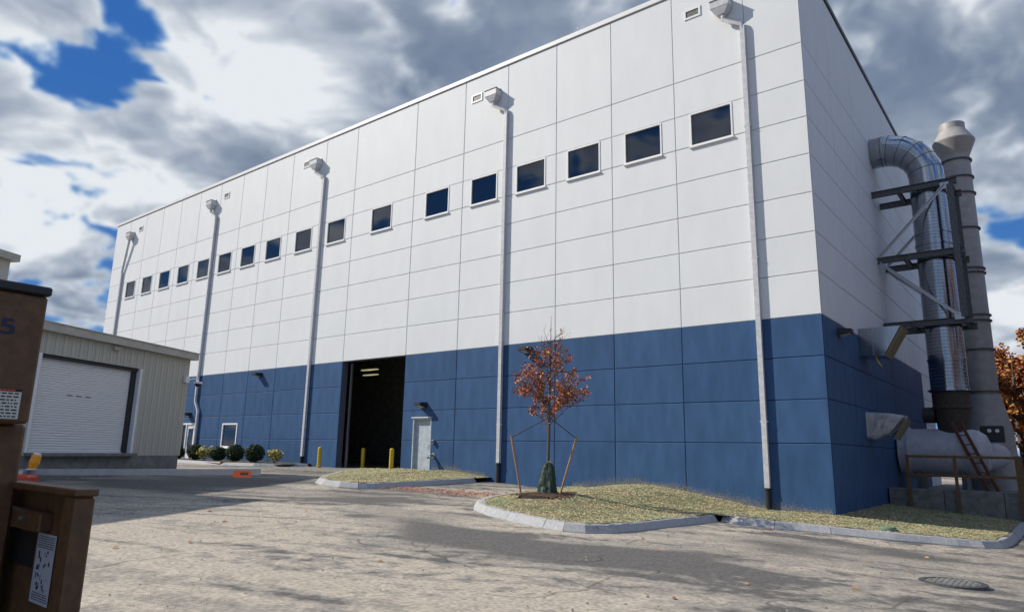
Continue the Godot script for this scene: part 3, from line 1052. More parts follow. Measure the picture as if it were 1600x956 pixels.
func make_sapling(at: Vector3) -> void:
	var t := thing("young_tree", "slender young tree with sparse orange leaves on the grassy island", "tree", at)
	var st := mb()
	tube(st, [Vector3(0, -0.15, 0), Vector3(0.0, 0.8, 0), Vector3(0.02, 1.8, 0.0), Vector3(0.03, 2.9, 0.01), Vector3(0.05, 3.9, 0.0), Vector3(0.06, 4.75, 0)], [0.055, 0.042, 0.036, 0.025, 0.013, 0.004], 10)
	part("trunk", st, M.bark, t)
	st = mb()
	var tips := []
	for i in 40:
		var h := rng.randf_range(1.5, 4.0)
		var a := i * 2.4 + rng.randf() * 0.6
		var reach := clampf(1.0 - absf(h - 2.1) / 2.3, 0.15, 1.0)
		grow(st, tips, Vector3(0.025, h, 0), Vector3(cos(a), rng.randf_range(0.6, 1.3), sin(a)).normalized(), 0.34 + 0.54 * reach, 0.010, 2 if h < 3.3 else 1, 0.75)
	part("branches", st, M.bark, t)
	st = mb()
	var cols := [Color(0.40, 0.11, 0.035), Color(0.48, 0.16, 0.05), Color(0.30, 0.07, 0.03), Color(0.54, 0.25, 0.07), Color(0.34, 0.13, 0.08)]
	for a: Array in tips:
		var q: Vector3 = a[0]
		var dens := clampf((3.9 - q.y) / 1.2, 0.06, 1.0)
		if rng.randf() < dens:
			leaf_cloud(st, q, Vector3.ONE * 0.08, 3 + rng.randi() % 3, 0.07, cols, 0.6)
	part("leaves", st, M.leaf, t)

func big_tree(at: Vector3, height: float, spread: float, cols: Array, label: String, count := 15000) -> void:
	var t := thing("autumn_tree", label, "tree", at, 0.0, "autumn trees beyond the plant")
	var st := mb()
	tube(st, [Vector3(0, -0.5, 0), Vector3(0.1, height * 0.3, 0), Vector3(0, height * 0.6, 0.1), Vector3(0.1, height * 0.9, 0)], [0.24, 0.19, 0.12, 0.03], 9)
	part("trunk", st, M.bark, t)
	st = mb()
	var tips := []
	for i in 15:
		var h := height * rng.randf_range(0.22, 0.85)
		var a := i * 2.4 + rng.randf()
		grow(st, tips, Vector3(0.05, h, 0), Vector3(cos(a), rng.randf_range(0.25, 0.9), sin(a)).normalized(), spread * rng.randf_range(0.6, 1.05), 0.07, 1, 0.4)
	part("limbs", st, M.bark, t)
	st = mb()
	var each := maxi(4, count / tips.size())
	for a: Array in tips:
		if rng.randf() < 0.12:
			continue
		leaf_cloud(st, a[0], Vector3.ONE * spread * rng.randf_range(0.10, 0.22), each, 0.24, cols, 0.45)
	part("crown", st, M.leaf, t)

# ---------------------------------------------------------------- things in the yard
func bollard(at: Vector3, label: String) -> void:
	var t := thing("bollard", label, "bollard", at, 0.0, "yellow bollards guarding the open bay")
	var st := mb()
	lathe(st, [Vector2(0.09, -0.2), Vector2(0.09, 0.86), Vector2(0.08, 0.895), Vector2(0.05, 0.92), Vector2(0.001, 0.93)], 20)
	part("sleeve", st, M.yellow, t)
	st = mb()
	lathe(st, [Vector2(0.13, -0.1), Vector2(0.13, 0.012), Vector2(0.09, 0.02)], 20)
	part("base_ring", st, M.slab, t)

func wall_lamp(at: Vector3, turn: float, label: String) -> void:
	var t := thing("wall_lamp", label, "lamp", at, turn, "black wall lamps")
	var st := mb()
	hexa(st, [Vector3(-0.19, -0.12, 0.0), Vector3(0.19, -0.12, 0.0), Vector3(0.19, 0.12, 0.0), Vector3(-0.19, 0.12, 0.0),
		Vector3(-0.17, -0.03, 0.40), Vector3(0.17, -0.03, 0.40), Vector3(0.17, 0.09, 0.40), Vector3(-0.17, 0.09, 0.40)])
	part("housing", st, M.black, t)
	st = mb()
	hexa(st, [Vector3(-0.12, -0.115, 0.06), Vector3(0.12, -0.115, 0.06), Vector3(0.12, -0.10, 0.06), Vector3(-0.12, -0.10, 0.06),
		Vector3(-0.12, -0.052, 0.34), Vector3(0.12, -0.052, 0.34), Vector3(0.12, -0.035, 0.34), Vector3(-0.12, -0.035, 0.34)])
	part("lens", st, M.lamp_lens, t)

func make_garage() -> void:
	var e := Vector3(0.439, 0, 0.898)
	var n := Vector3(0.898, 0, -0.439)
	var o := Vector3(-20.8, 0.0, 7.9)
	# local axes: x along the front, z out of it
	var turn := atan2(n.x, n.z)
	var g := thing("storage_garage", "low tan metal garage with a white roller shutter on a concrete dock", "garage", o, turn)
	# with this turn local +x runs away from the far corner as -e
	var L := 7.85
	var st := mb()
	var X := func(s: float) -> float: return -s
	# ribbed siding boards round the shutter opening (s 2.5..6.5, y 1.3..4.12)
	var s := 0.0
	while s < L - 0.01:
		var w := 0.305
		var lo := 1.22
		var hi := 4.78
		var mid := s + w / 2.0
		if mid > 2.42 and mid < 6.55:
			lo = 4.14
		st = mb()
		var c := X.call(mid) as float
		box(st, Vector3(c, (lo + hi) / 2.0, -0.02), Vector3(w - 0.008, hi - lo, 0.04))
		box(st, Vector3(c - 0.08, (lo + hi) / 2.0, 0.008), Vector3(0.05, hi - lo - 0.004, 0.013))
		box(st, Vector3(c + 0.07, (lo + hi) / 2.0, 0.006), Vector3(0.025, hi - lo - 0.004, 0.008))
		part("siding_board", st, M.siding, g)
		s += w
	# the end facing the hall, ribbed as well
	for i in 26:
		st = mb()
		box(st, Vector3(0.02, 3.0, -0.15 - i * 0.305), Vector3(0.04, 3.56, 0.297))
		part("siding_board", st, M.siding, g)
	st = mb()
	box(st, Vector3(-L - 0.02 + 0.05, 2.9, -4.0), Vector3(0.1, 3.7, 7.8))
	box(st, Vector3(-L / 2.0, 2.9, -7.98), Vector3(L - 0.1, 3.7, 0.1))
	part("back_wall", st, M.siding, g)
	st = mb()
	box(st, Vector3(-L / 2.0 + 0.08, 4.90, -3.88), Vector3(L + 0.28, 0.24, 8.2))
	part("roof_fascia", st, M.siding_trim, g)
	st = mb()
	box(st, Vector3(-L / 2.0 + 0.08, 5.035, -3.88), Vector3(L + 0.34, 0.03, 8.26))
	part("roof_edge", st, M.siding_trim, g)
	st = mb()
	box(st, Vector3(-L / 2.0 + 0.2, 4.67, 0.06), Vector3(0.3, 0.12, 0.1))
	part("gutter_end", st, M.siding_trim, g)
	# concrete dock below
	st = mb()
	box(st, Vector3(-L / 2.0, 0.72, -3.95), Vector3(L - 0.1, 1.0, 7.9))
	part("plinth", st, M.concrete, g)
	st = mb()
	box(st, Vector3(-4.45, 1.255, -0.02), Vector3(4.1, 0.09, 0.5))
	part("dock_lip", st, M.concrete, g)
	st = mb()
	box(st, Vector3(-2.46, 2.72, -0.10), Vector3(0.10, 2.84, 0.26))
	box(st, Vector3(-6.50, 2.72, -0.10), Vector3(0.10, 2.84, 0.26))
	part("shutter_jamb", st, M.frame, g)
	st = mb()
	box(st, Vector3(-2.62, 2.72, -0.16), Vector3(0.20, 2.84, 0.10))
	box(st, Vector3(-4.48, 4.08, -0.14), Vector3(3.9, 0.10, 0.16))
	part("shutter_guide", st, M.black, g)
	var sh := Node3D.new()
	sh.name = "roller_shutter"
	g.add_child(sh)
	for i in 36:
		st = mb()
		var y := 1.34 + i * 0.0755
		hexa(st, [Vector3(-6.44, y, -0.19), Vector3(-2.70, y, -0.19), Vector3(-2.70, y + 0.074, -0.19), Vector3(-6.44, y + 0.074, -0.19),
			Vector3(-6.44, y + 0.010, -0.165), Vector3(-2.70, y + 0.010, -0.165), Vector3(-2.70, y + 0.052, -0.165), Vector3(-6.44, y + 0.052, -0.165)])
		part("slat", st, M.shutter, sh)
	st = mb()
	box(st, Vector3(-4.57, 1.315, -0.17), Vector3(3.74, 0.05, 0.07))
	part("bottom_rail", st, M.frame, sh)
	for x: float in [-5.1, -4.75, -4.4]:
		st = mb()
		box(st, Vector3(x, 3.02, -0.157), Vector3(0.20, 0.022, 0.012))
		part("vent_slot", st, M.black, sh)
	# security camera on the corner
	var c := thing("security_camera", "white dome security camera on a bent arm at the garage corner", "camera", o + n * 0.05 + Vector3(0, 4.02, 0) + e * 0.06, turn)
	st = mb()
	box(st, Vector3(-0.1, 0, 0.02), Vector3(0.22, 0.24, 0.10))
	part("mount_box", st, M.frame, c)
	st = mb()
	tube(st, [Vector3(0.0, 0.0, 0.06), Vector3(0.22, 0.06, 0.10), Vector3(0.42, 0.06, 0.12), Vector3(0.45, -0.04, 0.12)], [0.025, 0.025, 0.025, 0.03], 8)
	part("arm", st, M.frame, c)
	st = mb()
	lathe(st, [Vector2(0.001, 0.06), Vector2(0.14, 0.04), Vector2(0.16, -0.03), Vector2(0.001, -0.03)], 16, Vector3(0.45, -0.08, 0.12))
	part("hood", st, M.frame, c)
	st = mb()
	lathe(st, [Vector2(0.12, -0.03), Vector2(0.10, -0.10), Vector2(0.05, -0.145), Vector2(0.001, -0.155)], 16, Vector3(0.45, -0.08, 0.12))
	part("dome", st, M.black, c)
	# taller block that adjoins it
	var tb := thing("tall_block", "taller plain tan block adjoining the metal garage", "building", o + e * 7.9, turn)
	for i in 20:
		st = mb()
		box(st, Vector3(-0.15 - i * 0.305, 3.3, -0.02), Vector3(0.297, 6.4, 0.04))
		part("siding_board", st, M.siding, tb)
	st = mb()
	box(st, Vector3(-3.1, 3.3, -4.05), Vector3(6.1, 6.4, 7.98))
	part("body", st, M.siding, tb)
	st = mb()
	box(st, Vector3(-3.05, 6.6, -4.0), Vector3(6.4, 0.2, 8.3))
	part("roof_edge", st, M.siding_trim, tb)

func text_lines(w: int, h: int, bg: Color, header: Color, fine: bool) -> ImageTexture:
	# the print on a safety sticker: a coloured heading bar and rows of small type
	var im := Image.create(w, h, false, Image.FORMAT_RGB8)
	im.fill(bg)
	var r := RandomNumberGenerator.new()
	r.seed = 77
	var y := 8
	if header.a > 0.0:
		im.fill_rect(Rect2i(0, 0, w, int(h * 0.10)), Color(0.10, 0.05, 0.02))
		var hx := 10
		while hx < w - 24:
			var hw := r.randi_range(8, 16)
			im.fill_rect(Rect2i(hx, int(h * 0.02), hw, int(h * 0.06)), header)
			hx += hw + 3
		y = int(h * 0.14)
	while y < h - 10:
		var lh := 3 if fine else 6
		if fine and y > h * 0.2 and y < h * 0.72:
			# small pictures in the middle of the sheet
			for k in 7:
				im.fill_rect(Rect2i(r.randi_range(20, w - 40), y + r.randi_range(0, 26), r.randi_range(4, 14), r.randi_range(4, 18)), Color(0.1, 0.1, 0.12))
			y += 34
			continue
		var x := r.randi_range(6, 20)
		while x < w - 14:
			var ww := r.randi_range(4, 22)
			im.fill_rect(Rect2i(x, y, mini(ww, w - 8 - x), lh), Color(0.08, 0.08, 0.10))
			x += ww + (3 if fine else 5)
		y += lh + (4 if fine else 8)
	return ImageTexture.create_from_image(im)

func sticker(parent: Node3D, a: Vector3, u: Vector3, v: Vector3, n: Vector3, tex: Texture2D, called := "sticker") -> void:
	var st := mb()
	var p := [a, a + u, a + u + v, a + v]
	var uv := [Vector2(0, 1), Vector2(1, 1), Vector2(1, 0), Vector2(0, 0)]
	for k: int in [0, 2, 1, 0, 3, 2]:
		st.set_normal(n)
		st.set_uv(uv[k])
		st.add_vertex(p[k])
	var m := StandardMaterial3D.new()
	m.albedo_texture = tex
	m.roughness = 0.5
	m.cull_mode = BaseMaterial3D.CULL_DISABLED
	part(called, st, m, parent)

func make_compactor() -> void:
	var t := thing("trash_compactor", "big brown painted steel trash compactor with warning stickers beside the yard", "compactor", Vector3(1.25, 0, 19.64))
	# local: +x towards the yard, z away from the hall
	var st := mb()
	cbox(st, Vector3(-1.0, 1.99, 1.05), Vector3(2.0, 0.62, 2.0), 0.012)
	part("hopper", st, M.brown, t)
	st = mb()
	cbox(st, Vector3(-1.0, 2.325, 1.05), Vector3(2.02, 0.045, 2.02), 0.008)
	part("hopper_rim", st, M.black, t)
	st = mb()
	cbox(st, Vector3(-1.08, 0.92, 0.97), Vector3(1.86, 1.52, 1.92), 0.015)
	part("ram_housing", st, M.brown, t)
	st = mb()
	cbox(st, Vector3(-1.08, 0.08, 1.0), Vector3(1.7, 0.24, 1.7), 0.02)
	part("skid", st, M.black, t)
	# the side frame that stands out towards the yard: post, flange, top plate, and a recessed plate with the sheet
	st = mb()
	cbox(st, Vector3(0.582, 0.68, 0.0), Vector3(0.125, 1.39, 0.078), 0.01)
	part("frame_post", st, M.brown, t)
	st = mb()
	cbox(st, Vector3(0.20, 1.392, -0.002), Vector3(0.90, 0.03, 0.092), 0.006)
	part("top_plate", st, M.brown, t)
	st = mb()
	cbox(st, Vector3(-0.10, 0.68, -0.06), Vector3(1.26, 1.385, 0.03), 0.006)
	part("back_plate", st, M.brown, t)
	st = mb()
	cbox(st, Vector3(-0.10, 1.24, -0.02), Vector3(0.60, 0.085, 0.06), 0.008)
	part("cross_bar", st, M.brown, t)
	st = mb()
	box(st, Vector3(-0.12, 1.10, -0.043), Vector3(0.31, 0.15, 0.006))
	part("opening", st, M.black, t)
	st = mb()
	lathe(st, [Vector2(0.012, 0.0), Vector2(0.012, 0.010), Vector2(0.001, 0.012)], 8, Vector3(-0.02, 1.245, 0.011), Basis(Vector3.RIGHT, PI / 2.0))
	part("bolt", st, M.steel, t)
	sticker(t, Vector3(0.065, 0.885, -0.041), Vector3(0.22, 0, 0), Vector3(0, 0.30, 0), Vector3.BACK, text_lines(160, 220, Color(0.72, 0.74, 0.78), Color(0, 0, 0, 0), true), "instruction_sheet")
	# warning sticker on the hopper and the painted number
	sticker(t, Vector3(0.003, 1.70, 0.40), Vector3(0, 0, -0.30), Vector3(0, 0.14, 0), Vector3.RIGHT, text_lines(256, 128, Color(0.78, 0.78, 0.74), Color(0.85, 0.30, 0.05), false), "warning_sticker")
	var tm := TextMesh.new()
	tm.text = "5"
	var f := SystemFont.new()
	f.font_names = PackedStringArray(["Droid Sans"])
	f.font_weight = 700
	tm.font = f
	tm.font_size = 64
	tm.pixel_size = 0.0016
	tm.depth = 0.002
	var o := MeshInstance3D.new()
	o.mesh = tm
	o.material_override = mat(lin(0.012, 0.016, 0.06), 0.6)
	o.name = "number_five"
	o.position = Vector3(0.002, 2.13, 0.20)
	o.rotation.y = PI / 2.0
	o.scale = Vector3(1.25, 1.0, 1.0)
	t.add_child(o)

func make_barrier() -> void:
	var a := Vector3(-11.55, 1.0, 15.63)
	var b := Vector3(-7.95, 1.09, 12.83)
	var d := (b - a).normalized()
	var t := thing("barrier_gate", "grey boom barrier with a red cabinet, amber lamp and orange end tag", "barrier", Vector3(a.x, land(a.x, a.z), a.z))
	var o := t.position
	var bs := Basis(d, Vector3.UP, d.cross(Vector3.UP).normalized())
	var st := mb()
	box(st, (a + b) / 2.0 - o, Vector3((b - a).length() + 0.4, 0.125, 0.05), Basis(d, bs.z.cross(d).normalized(), bs.z))
	part("boom", st, M.alu, t)
	st = mb()
	box(st, b - d * 0.16 - o + Vector3(0, -0.04, 0), Vector3(0.36, 0.13, 0.06), bs)
	part("end_tag", st, M.orange, t)
	st = mb()
	box(st, b - d * 0.11 - o + Vector3(0, -0.035, 0), Vector3(0.16, 0.05, 0.064), bs)
	part("tag_print", st, M.brown, t)
	var n := Vector3(-bs.z.x, 0, -bs.z.z)
	if n.dot(CAM - a) < 0.0:
		n = -n
	st = mb()
	cbox(st, Vector3(0, 0.24, 0) + n * 0.32 + d * 0.05, Vector3(0.66, 0.74, 0.40), 0.05, bs)
	part("cabinet", st, M.red, t)
	st = mb()
	box(st, Vector3(0, 0.618, 0) + n * 0.32 - d * 0.05, Vector3(0.30, 0.014, 0.3), bs)
	part("cabinet_label", st, M.amber, t)
	st = mb()
	box(st, a - o + n * 0.12 + Vector3(0, -0.17, 0), Vector3(0.16, 0.40, 0.2), bs)
	part("pivot", st, M.steel, t)
	st = mb()
	var lp := a - o + Vector3(0, 0.06, 0) + d * 0.10
	var lean := Basis(bs.z, -0.22)
	lathe(st, [Vector2(0.07, 0.0), Vector2(0.10, 0.14), Vector2(0.085, 0.28), Vector2(0.06, 0.30)], 10, lp, lean)
	part("beacon", st, M.amber, t)
	st = mb()
	lathe(st, [Vector2(0.001, 0.325), Vector2(0.07, 0.32), Vector2(0.065, 0.295), Vector2(0.001, 0.295)], 10, lp, lean)
	lathe(st, [Vector2(0.10, -0.012), Vector2(0.10, 0.008), Vector2(0.001, 0.01)], 10, lp)
	part("beacon_cap", st, M.frame, t)

# ---------------------------------------------------------------- exhaust plant at the end wall
func make_plant() -> void:
	var cx := 1.9
	var cz := -9.9
	var R := 0.63
	var t := thing("exhaust_duct", "shiny galvanised round duct bending out of the white wall and running down", "duct", Vector3(cx, 4.0, cz))
	var o := t.position
	var st := mb()
	var pts := [Vector3(0.0, 14.2, cz), Vector3(0.42, 14.2, cz)]
	for i in 5:
		var a := PI / 2.0 * (i + 0.5) / 5.0
		pts.append(Vector3(0.42 + 1.48 * sin(a), 12.72 + 1.48 * cos(a), cz))
	pts.append(Vector3(cx, 12.3, cz))
	for i in pts.size():
		pts[i] -= o
	# each gore of the elbow is a piece of its own
	for i in pts.size() - 1:
		st = mb()
		var rr := []
		for q in pts.size():
			rr.append(R)
		var rings := tube(st, pts, rr, 40, false, 0.0, i)
		part("elbow_gore", st, M.galv, t)
		st = mb()
		var loop: Array = rings[i + 1].duplicate()
		loop.append(loop[0])
		var lr := []
		for q in loop.size():
			lr.append(0.014)
		tube(st, loop, lr, 6, false)
		part("seam", st, M.beam, t)
	# riser with its spiral lock seam
	st = mb()
	var prof := []
	var y := 12.35
	while y > 4.2:
		prof.append(Vector2(R, y - 4.0))
		prof.append(Vector2(R, y - 0.105 - 4.0))
		prof.append(Vector2(R + 0.006, y - 0.112 - 4.0))
		prof.append(Vector2(R + 0.006, y - 0.122 - 4.0))
		y -= 0.13
	prof.reverse()
	lathe(st, prof, 44)
	part("riser", st, M.galv, t)
	for yy: float in [12.25, 10.3, 9.85, 6.85, 5.3]:
		st = mb()
		lathe(st, [Vector2(R, -0.03), Vector2(R + 0.035, -0.03), Vector2(R + 0.035, 0.03), Vector2(R, 0.03)], 40, Vector3(0, yy - 4.0, 0))
		part("band", st, M.galv, t)
	st = mb()
	lathe(st, [Vector2(R, 0.12), Vector2(R + 0.10, 0.12), Vector2(R + 0.10, 0.18), Vector2(R, 0.2)], 40)
	part("flange", st, M.galv, t)
	st = mb()
	lathe(st, [Vector2(0.50, -1.5), Vector2(0.55, -1.0), Vector2(0.61, -0.55), Vector2(0.66, -0.52), Vector2(0.66, -0.46), Vector2(0.62, -0.42), Vector2(0.62, 0.11), Vector2(0.70, 0.115)], 36)
	part("inlet", st, M.rust_duct, t)
	st = mb()
	tube(st, [Vector3(-0.55, -0.75, 0.1), Vector3(-0.95, -0.75, 0.1)], [0.3, 0.3], 20)
	part("motor", st, M.black, t)
	# steel support frame
	var s := thing("support_frame", "galvanised steel bracket frame carrying the round duct on the end wall", "frame", Vector3(0, 6.4, cz))
	var fo := s.position
	for fz: float in [-9.1, -10.75]:
		for fy: float in [12.1, 9.33, 6.67]:
			st = mb()
			channel(st, Vector3(0.0, fy, fz) - fo, Vector3(2.95, fy, fz) - fo, 0.16, 0.24)
			part("arm", st, M.beam, s)
		st = mb()
		channel(st, Vector3(2.72, 6.79, fz) - fo, Vector3(2.72, 11.97, fz) - fo, 0.22, 0.22)
		part("post", st, M.beam, s)
		for q: Array in [[Vector3(0.1, 9.45, fz), Vector3(2.55, 11.95, fz)], [Vector3(0.1, 9.2, fz), Vector3(2.55, 6.85, fz)]]:
			st = mb()
			bar(st, q[0] - fo + Vector3(0, 0, 0.10), q[1] - fo + Vector3(0, 0, 0.10), 0.02, 0.11)
			bar(st, q[0] - fo + Vector3(0, 0.05, 0.15), q[1] - fo + Vector3(0, 0.05, 0.15), 0.09, 0.02)
			part("brace", st, M.steel, s)
			st = mb()
			box(st, q[1] - fo + Vector3(0.0, -0.02, 0.09), Vector3(0.3, 0.26, 0.02))
			part("gusset", st, M.steel, s)
	for fy: float in [12.1, 9.33, 6.67]:
		for fx: float in [0.95, 2.72]:
			st = mb()
			channel(st, Vector3(fx, fy, -9.0) - fo, Vector3(fx, fy, -10.9) - fo, 0.12, 0.20)
			part("tie", st, M.beam, s)
	# tall stack
	var k := thing("exhaust_stack", "tall weathered steel stack with a flared cap behind the round duct", "stack", Vector3(2.5, -0.2, -16.0))
	st = mb()
	lathe(st, [Vector2(0.95, 0.0), Vector2(0.95, 2.3), Vector2(0.92, 3.1), Vector2(0.62, 4.6), Vector2(0.58, 4.65), Vector2(0.58, 15.9)], 36)
	part("shaft", st, M.stack, k)
	for yy: float in [4.75, 6.6, 7.9, 8.15, 10.1, 10.3, 12.2, 13.9, 14.7, 15.55]:
		st = mb()
		lathe(st, [Vector2(0.58, -0.035), Vector2(0.655, -0.03), Vector2(0.655, 0.03), Vector2(0.58, 0.035)], 36, Vector3(0, yy, 0))
		part("band", st, M.beam, k)
	st = mb()
	lathe(st, [Vector2(0.57, 15.75), Vector2(0.60, 15.85), Vector2(0.87, 16.5), Vector2(0.88, 16.56), Vector2(0.57, 17.1), Vector2(0.54, 17.14), Vector2(0.54, 17.45), Vector2(0.50, 17.45), Vector2(0.50, 16.9)], 36)
	part("cap", st, M.stack, k)
	# white vessel below the duct
	var v := thing("round_vessel", "large grey white horizontal vessel lying below the round duct", "tank", Vector3(0.0, 0.0, cz))
	st = mb()
	lathe(st, [Vector2(0.78, 0.05), Vector2(0.86, 0.06), Vector2(0.86, 1.4), Vector2(0.865, 1.4), Vector2(0.865, 1.46), Vector2(0.86, 1.46), Vector2(0.86, 2.3), Vector2(0.80, 2.62), Vector2(0.62, 2.85), Vector2(0.3, 2.97), Vector2(0.001, 3.0)], 40, Vector3(0.02, 1.88, 0), Basis(Vector3.UP, Vector3.LEFT, Vector3.FORWARD) if false else Basis(Vector3(0, -1, 0), Vector3(1, 0, 0), Vector3(0, 0, 1)))
	part("shell", st, M.tank, v)
	st = mb()
	lathe(st, [Vector2(0.86, -0.03), Vector2(0.94, -0.03), Vector2(0.94, 0.03), Vector2(0.86, 0.03)], 40, Vector3(0.42, 1.88, 0), Basis(Vector3(0, -1, 0), Vector3(1, 0, 0), Vector3(0, 0, 1)))
	part("flange", st, M.tank, v)
	for x: float in [0.7, 2.1]:
		st = mb()
		box(st, Vector3(x, 0.55, 0), Vector3(0.16, 1.3, 1.3))
		part("saddle", st, M.beam, v)
	var w2 := thing("bent_pipe", "pale bent duct joining the vessel to the stack foot", "duct", Vector3(2.6, -0.1, -12.3))
	st = mb()
	tube(st, [Vector3(-0.5, 1.6, 1.5), Vector3(0.1, 1.8, 0.6), Vector3(0.3, 1.9, -0.6), Vector3(-0.1, 1.8, -2.8)], [0.4, 0.45, 0.48, 0.45], 28)
	part("shell", st, M.tank, w2)
	var fb := thing("control_box", "dark control box with two round gauges behind the vessel", "box", Vector3(2.95, 2.6, -11.6))
	st = mb()
	cbox(st, Vector3.ZERO, Vector3(0.75, 0.62, 0.4), 0.02)
	part("case", st, M.black, fb)
	for x: float in [-0.08, 0.17]:
		st = mb()
		lathe(st, [Vector2(0.07, 0.0), Vector2(0.07, 0.03), Vector2(0.001, 0.035)], 14, Vector3(x, 0.12, 0.20), Basis(Vector3.RIGHT, PI / 2.0))
		part("gauge", st, M.frame, fb)
	# vents on the end wall
	var h := thing("vent_hood", "galvanised square vent hood with a slanted screened mouth on the end wall", "vent", Vector3(0, 5.42, -4.95))
	st = mb()
	hexa(st, [Vector3(0.005, -0.46, -0.5), Vector3(0.005, -0.46, 0.5), Vector3(0.005, 0.46, 0.5), Vector3(0.005, 0.46, -0.5),
		Vector3(0.72, -0.50, -0.5), Vector3(0.72, -0.50, 0.5), Vector3(1.28, 0.46, 0.5), Vector3(1.28, 0.46, -0.5)])
	part("body", st, M.galv, h)
	st = mb()
	hexa(st, [Vector3(0.73, -0.50, -0.47), Vector3(0.73, -0.50, 0.47), Vector3(1.29, 0.44, 0.47), Vector3(1.29, 0.44, -0.47),
		Vector3(0.80, -0.53, -0.47), Vector3(0.80, -0.53, 0.47), Vector3(1.36, 0.41, 0.47), Vector3(1.36, 0.41, -0.47)])
	part("screen", st, mat(lin(0.20, 0.17, 0.10), 0.8), h)
	st = mb()
	box(st, Vector3(0.4, 0.0, 0.515), Vector3(0.05, 0.95, 0.03))
	part("seam", st, M.galv, h)
	st = mb()
	tube(st, [Vector3(0.45, -0.46, 0.35), Vector3(0.5, -0.65, 0.35), Vector3(0.62, -0.85, 0.36)], [0.02, 0.03, 0.015], 6)
	part("tie_strap", st, M.yellow, h)
	h = thing("wrapped_vent", "vent hood wrapped in crumpled pale plastic sheet low on the blue end wall", "vent", Vector3(0, 2.66, -4.95))
	st = mb()
	var rings := []
	for i in 9:
		var f := i / 8.0
		var ring := []
		for q in 28:
			var a := TAU * q / 28.0
			var sq := Vector2(cos(a), sin(a)) / maxf(absf(cos(a)), absf(sin(a)))
			var cr := 1.0 + nz.get_noise_3d(f * 160.0, cos(a) * 90.0, sin(a) * 90.0) * 0.14
			ring.append(Vector3(0.01 + f * (0.85 + 0.28 * sq.y), sq.y * 0.42 * cr * (1.0 - 0.25 * f * f), sq.x * 0.48 * cr * (1.0 - 0.15 * f * f)))
		rings.append(ring)
	for i in 8:
		for q in 28:
			var q1 := (q + 1) % 28
			face(st, rings[i][q], rings[i][q1], rings[i + 1][q1], rings[i + 1][q], Vector3(rings[i][q].x, 0, 0))
	for q in 28:
		var nn := Vector3(0.9, -0.4, 0).normalized()
		tri(st, Vector3(0.88, -0.02, 0), rings[8][q], rings[8][(q + 1) % 28], nn, nn, nn)
	part("sheet", st, M.plastic, h)
	st = mb()
	hexa(st, [Vector3(0.74, -0.42, -0.30), Vector3(0.74, -0.42, 0.30), Vector3(1.14, 0.22, 0.30), Vector3(1.14, 0.22, -0.30),
		Vector3(0.84, -0.46, -0.30), Vector3(0.84, -0.46, 0.30), Vector3(1.24, 0.18, 0.30), Vector3(1.24, 0.18, -0.30)])
	part("screen", st, mat(lin(0.18, 0.16, 0.10), 0.8), h)
	# concrete wall of the plant yard with its timber rail
	var cw := thing("retaining_wall", "low grey concrete retaining wall in front of the vessel", "wall", Vector3(0.02, 0, -7.0))
	for i in 4:
		st = mb()
		cbox(st, Vector3(0.85 + i * 1.66, 0.02, -0.15), Vector3(1.645, 1.2, 0.3), 0.012)
		part("wall_block", st, M.concrete, cw)
	var pf := setting("plant_floor")
	st = mb()
	box(st, Vector3(4.0, 0.15, -14.4), Vector3(8.0, 0.5, 14.2))
	part("slab", st, M.concrete, pf)
	var r := thing("timber_guardrail", "rough timber guardrail fixed along the low concrete wall", "railing", Vector3(0, 0, -6.9))
	for x: float in [0.72, 2.12, 3.86]:
		st = mb()
		box(st, Vector3(x, 0.78, 0.0), Vector3(0.09 if x < 3.0 else 0.2, 1.95, 0.09))
		part("post", st, M.wood, r)
	for y2: float in [1.70, 1.08]:
		for i in 2:
			st = mb()
			box(st, Vector3([1.42, 2.99][i] as float, y2, 0.065), Vector3([1.48, 1.62][i] as float, 0.09, 0.04))
			part("rail", st, M.wood, r)
	var ld := thing("leaning_ladder", "rust brown ladder leaning against the duct inlet", "ladder", Vector3(2.6, 0.4, -8.7))
	for sx: float in [-0.14, 0.14]:
		st = mb()
		bar(st, Vector3(0.45 + sx, 0.0, 0.1), Vector3(-0.55 + sx, 2.55, -0.35), 0.05, 0.10)
		part("rail", st, M.rust_ladder, ld)
	for i in 8:
		var f := (i + 0.5) / 8.0
		st = mb()
		var c := Vector3(0.45, 0, 0.1).lerp(Vector3(-0.55, 2.55, -0.35), f)
		bar(st, c + Vector3(-0.13, 0, 0), c + Vector3(0.13, 0, 0), 0.03, 0.04)
		part("rung", st, M.rust_ladder, ld)

